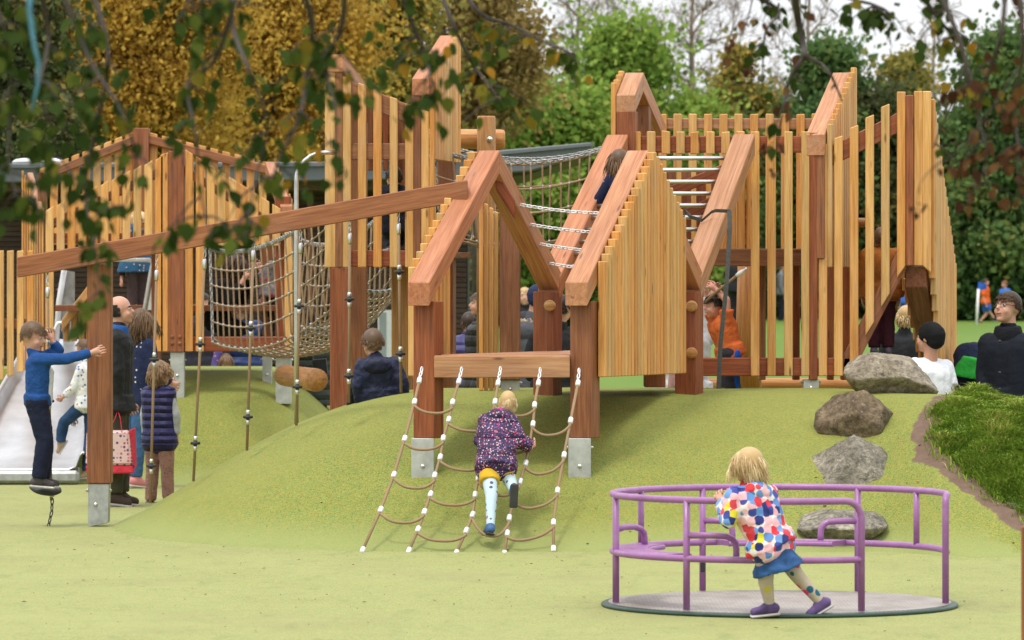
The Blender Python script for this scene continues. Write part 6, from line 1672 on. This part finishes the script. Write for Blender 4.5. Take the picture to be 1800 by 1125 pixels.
# --- right side adults
person('man in a white t-shirt and black beanie seen from behind beside the top boulder', 1642, 35.45, 1.76, -160,
       {'head': (1633, 594, -.02), 'sL': (1608, 643, -.06), 'sR': (1662, 646, .08), 'eL': (1602, 698, -.05), 'wL': (1600, 740, .1), 'eR': (1671, 693, .02), 'wR': (1674, 745, .1), 'hL': (1622, 742, -.03), 'hR': (1656, 742, .05), 'kL': (1612, 800, .25), 'kR': (1650, 800, .3), 'aL': (1615, 830, -.1), 'aR': (1650, 830, -.05)},
       zf=.2, hh=.235, hy=-128, hp=-6, top=(C((.78, .79, .82), var=.04, bump=.6), .024, .36, .06), legs=(C((.03, .03, .04)), .016), hat=(cloth('ribbed_knit', (.008, .008, .009), .3, .95, .4),), vox=.010, face=True, wr=.002)
def glasses(root, P, hl, hm, hh, k, garment, up, sx):
    g = MB()
    for s in (-1, 1):
        ring = [hl(s * .145 + .105 * math.cos(q), .385 - .02 * abs(math.cos(q)), .01 + .075 * math.sin(q)) for q in [2 * math.pi * i / 16 for i in range(17)]]
        g.tube(ring, .008 * hh, 5, False); g.tube([hl(s * .25, .37, .03), hl(s * .335, .05, .03)], .008 * hh, 5)
    g.tube([hl(-.045, .39, .03), hl(.045, .39, .03)], .008 * hh, 5)
    g.build('glasses', M['blackrubber'], root, True)
    collar(C((.007, .008, .012)), 1.15)(root, P, hl, hm, hh, k, garment, up, sx)
    S = (P['sR'] + P['sL']) / 2; f = hm @ Vector((0, 1, 0)); f.z = 0; f.normalize()
    b = MB()
    for y in (600, 655, 684): b.lathe(W(1760, y, 35.0), (0, -1, 0), [(.010, -.02), (.012, 0), (.006, .004)], 10)
    for i, y in enumerate((600, 655, 684)):
        b = MB(); b.lathe(W(1757, y, 35.26), (0, -1, 0), [(.011, -.02), (.012, .02), (.006, .026)], 10); b.build('button', M['blackrubber'], root, True)
person('smiling man with glasses in a black wool coat looking up at the frame', 1774, 35.5, 1.83, -42,
       {'head': (1771, 540, -.02), 'sR': (1738, 603, .06), 'sL': (1807, 603, -.06), 'eR': (1731, 655, .08), 'wR': (1732, 702, .0), 'eL': (1822, 660, -.1), 'wL': (1826, 710, -.1)},
       zf=-.05, hh=.262, hy=-48, hp=-10, top=(C((.006, .008, .015), var=.15, bump=.3), .040, .97, .30, 1.02), legs=(C((.02, .02, .03)), .016), hair=(HB, 'short'), vox=.010, face=True, extra=glasses, wr=.003)
def greenpanel(root, P, hl, hm, hh, k, garment, up, sx):
    garment('green_panel', lambda g: g.econe(W(1708, 628, 36.35), (.07, .08), W(1702, 664, 36.36), (.155, .10), (1, 0, 0), 18), C((.022, .30, .035)))
person('child in a navy and green jacket bending over beside the man in the black coat', 1706, 36.5, 1.2, 140,
       {'head': (1702, 640, .35), 'sL': (1693, 618, .12), 'sR': (1722, 616, .08), 'eL': (1688, 650, .2), 'wL': (1690, 680, .25), 'eR': (1730, 650, .15), 'wR': (1726, 680, .25), 'hL': (1695, 664, -.02), 'hR': (1718, 664, -.02), 'kL': (1693, 715, .05), 'kR': (1716, 715, .05), 'aL': (1692, 770, 0), 'aR': (1716, 770, 0)},
       c=.5, zf=.0, top=(C((.012, .018, .05)), .034, .97, .02), legs=(cloth('camo', (.12, .15, .22), .3, .85, .4, 0, dots([(.04, .05, .10), (.3, .33, .4), (.1, .12, .2)], 14, .42)), .024), hair=(HB, 'short'), vox=.012, extra=greenpanel)
# --- footballers and far people
person('footballer in an orange bib and blue shorts running by the corner flag', 1732, 121, 1.28, 70, {'kR': (1740, 549), 'aR': (1748, 560), 'kL': (1733, 553), 'aL': (1722, 566)}, c=.3, zf=Z_(574, 121), top=(C((.75, .12, .015)), .03, .4, .05), legs=(C((.02, .11, .45)), .03, .4), shoes=(.02, .02, .05), hair=(HB, 'short'), vox=.022, wr=0)
person('red haired footballer in a blue shirt far beyond the man in glasses', 1767, 116, 1.32, -60, {}, c=.3, zf=Z_(584, 116), top=(C((.03, .14, .50)), .03, .4, .05), legs=(C((.02, .11, .45)), .03, .4), shoes=(.02, .02, .05), hair=(HR, 'short'), vox=.022, wr=0)
person('footballer in blue seen through the arch of the climbing tower', 1592, 118, 1.32, -60, {}, c=.3, zf=Z_(577, 118), top=(C((.03, .14, .50)), .03, .6, .05), legs=(C((.02, .11, .45)), .03, .6), shoes=(.02, .02, .05), hair=(HB, 'short'), vox=.022, wr=0)
person('far man in a grey top standing on the field behind the tower slats', 1373, 124, 1.75, 90, {}, zf=Z_(572, 124) - .05, top=(C((.16, .17, .18)), .03, .97, .05), legs=(C((.012, .015, .03)), .02), hair=(HG, 'short'), vox=.024, wr=0)
person('far person in black on the field beside the round pale post', 1297, 74, 1.2, 150, {}, c=.1, zf=Z_(575, 74), top=(C((.012, .012, .014)), .05, .97, .08), legs=(C((.01, .01, .012)), .03), hair=(HG, 'short'), vox=.022, wr=0)
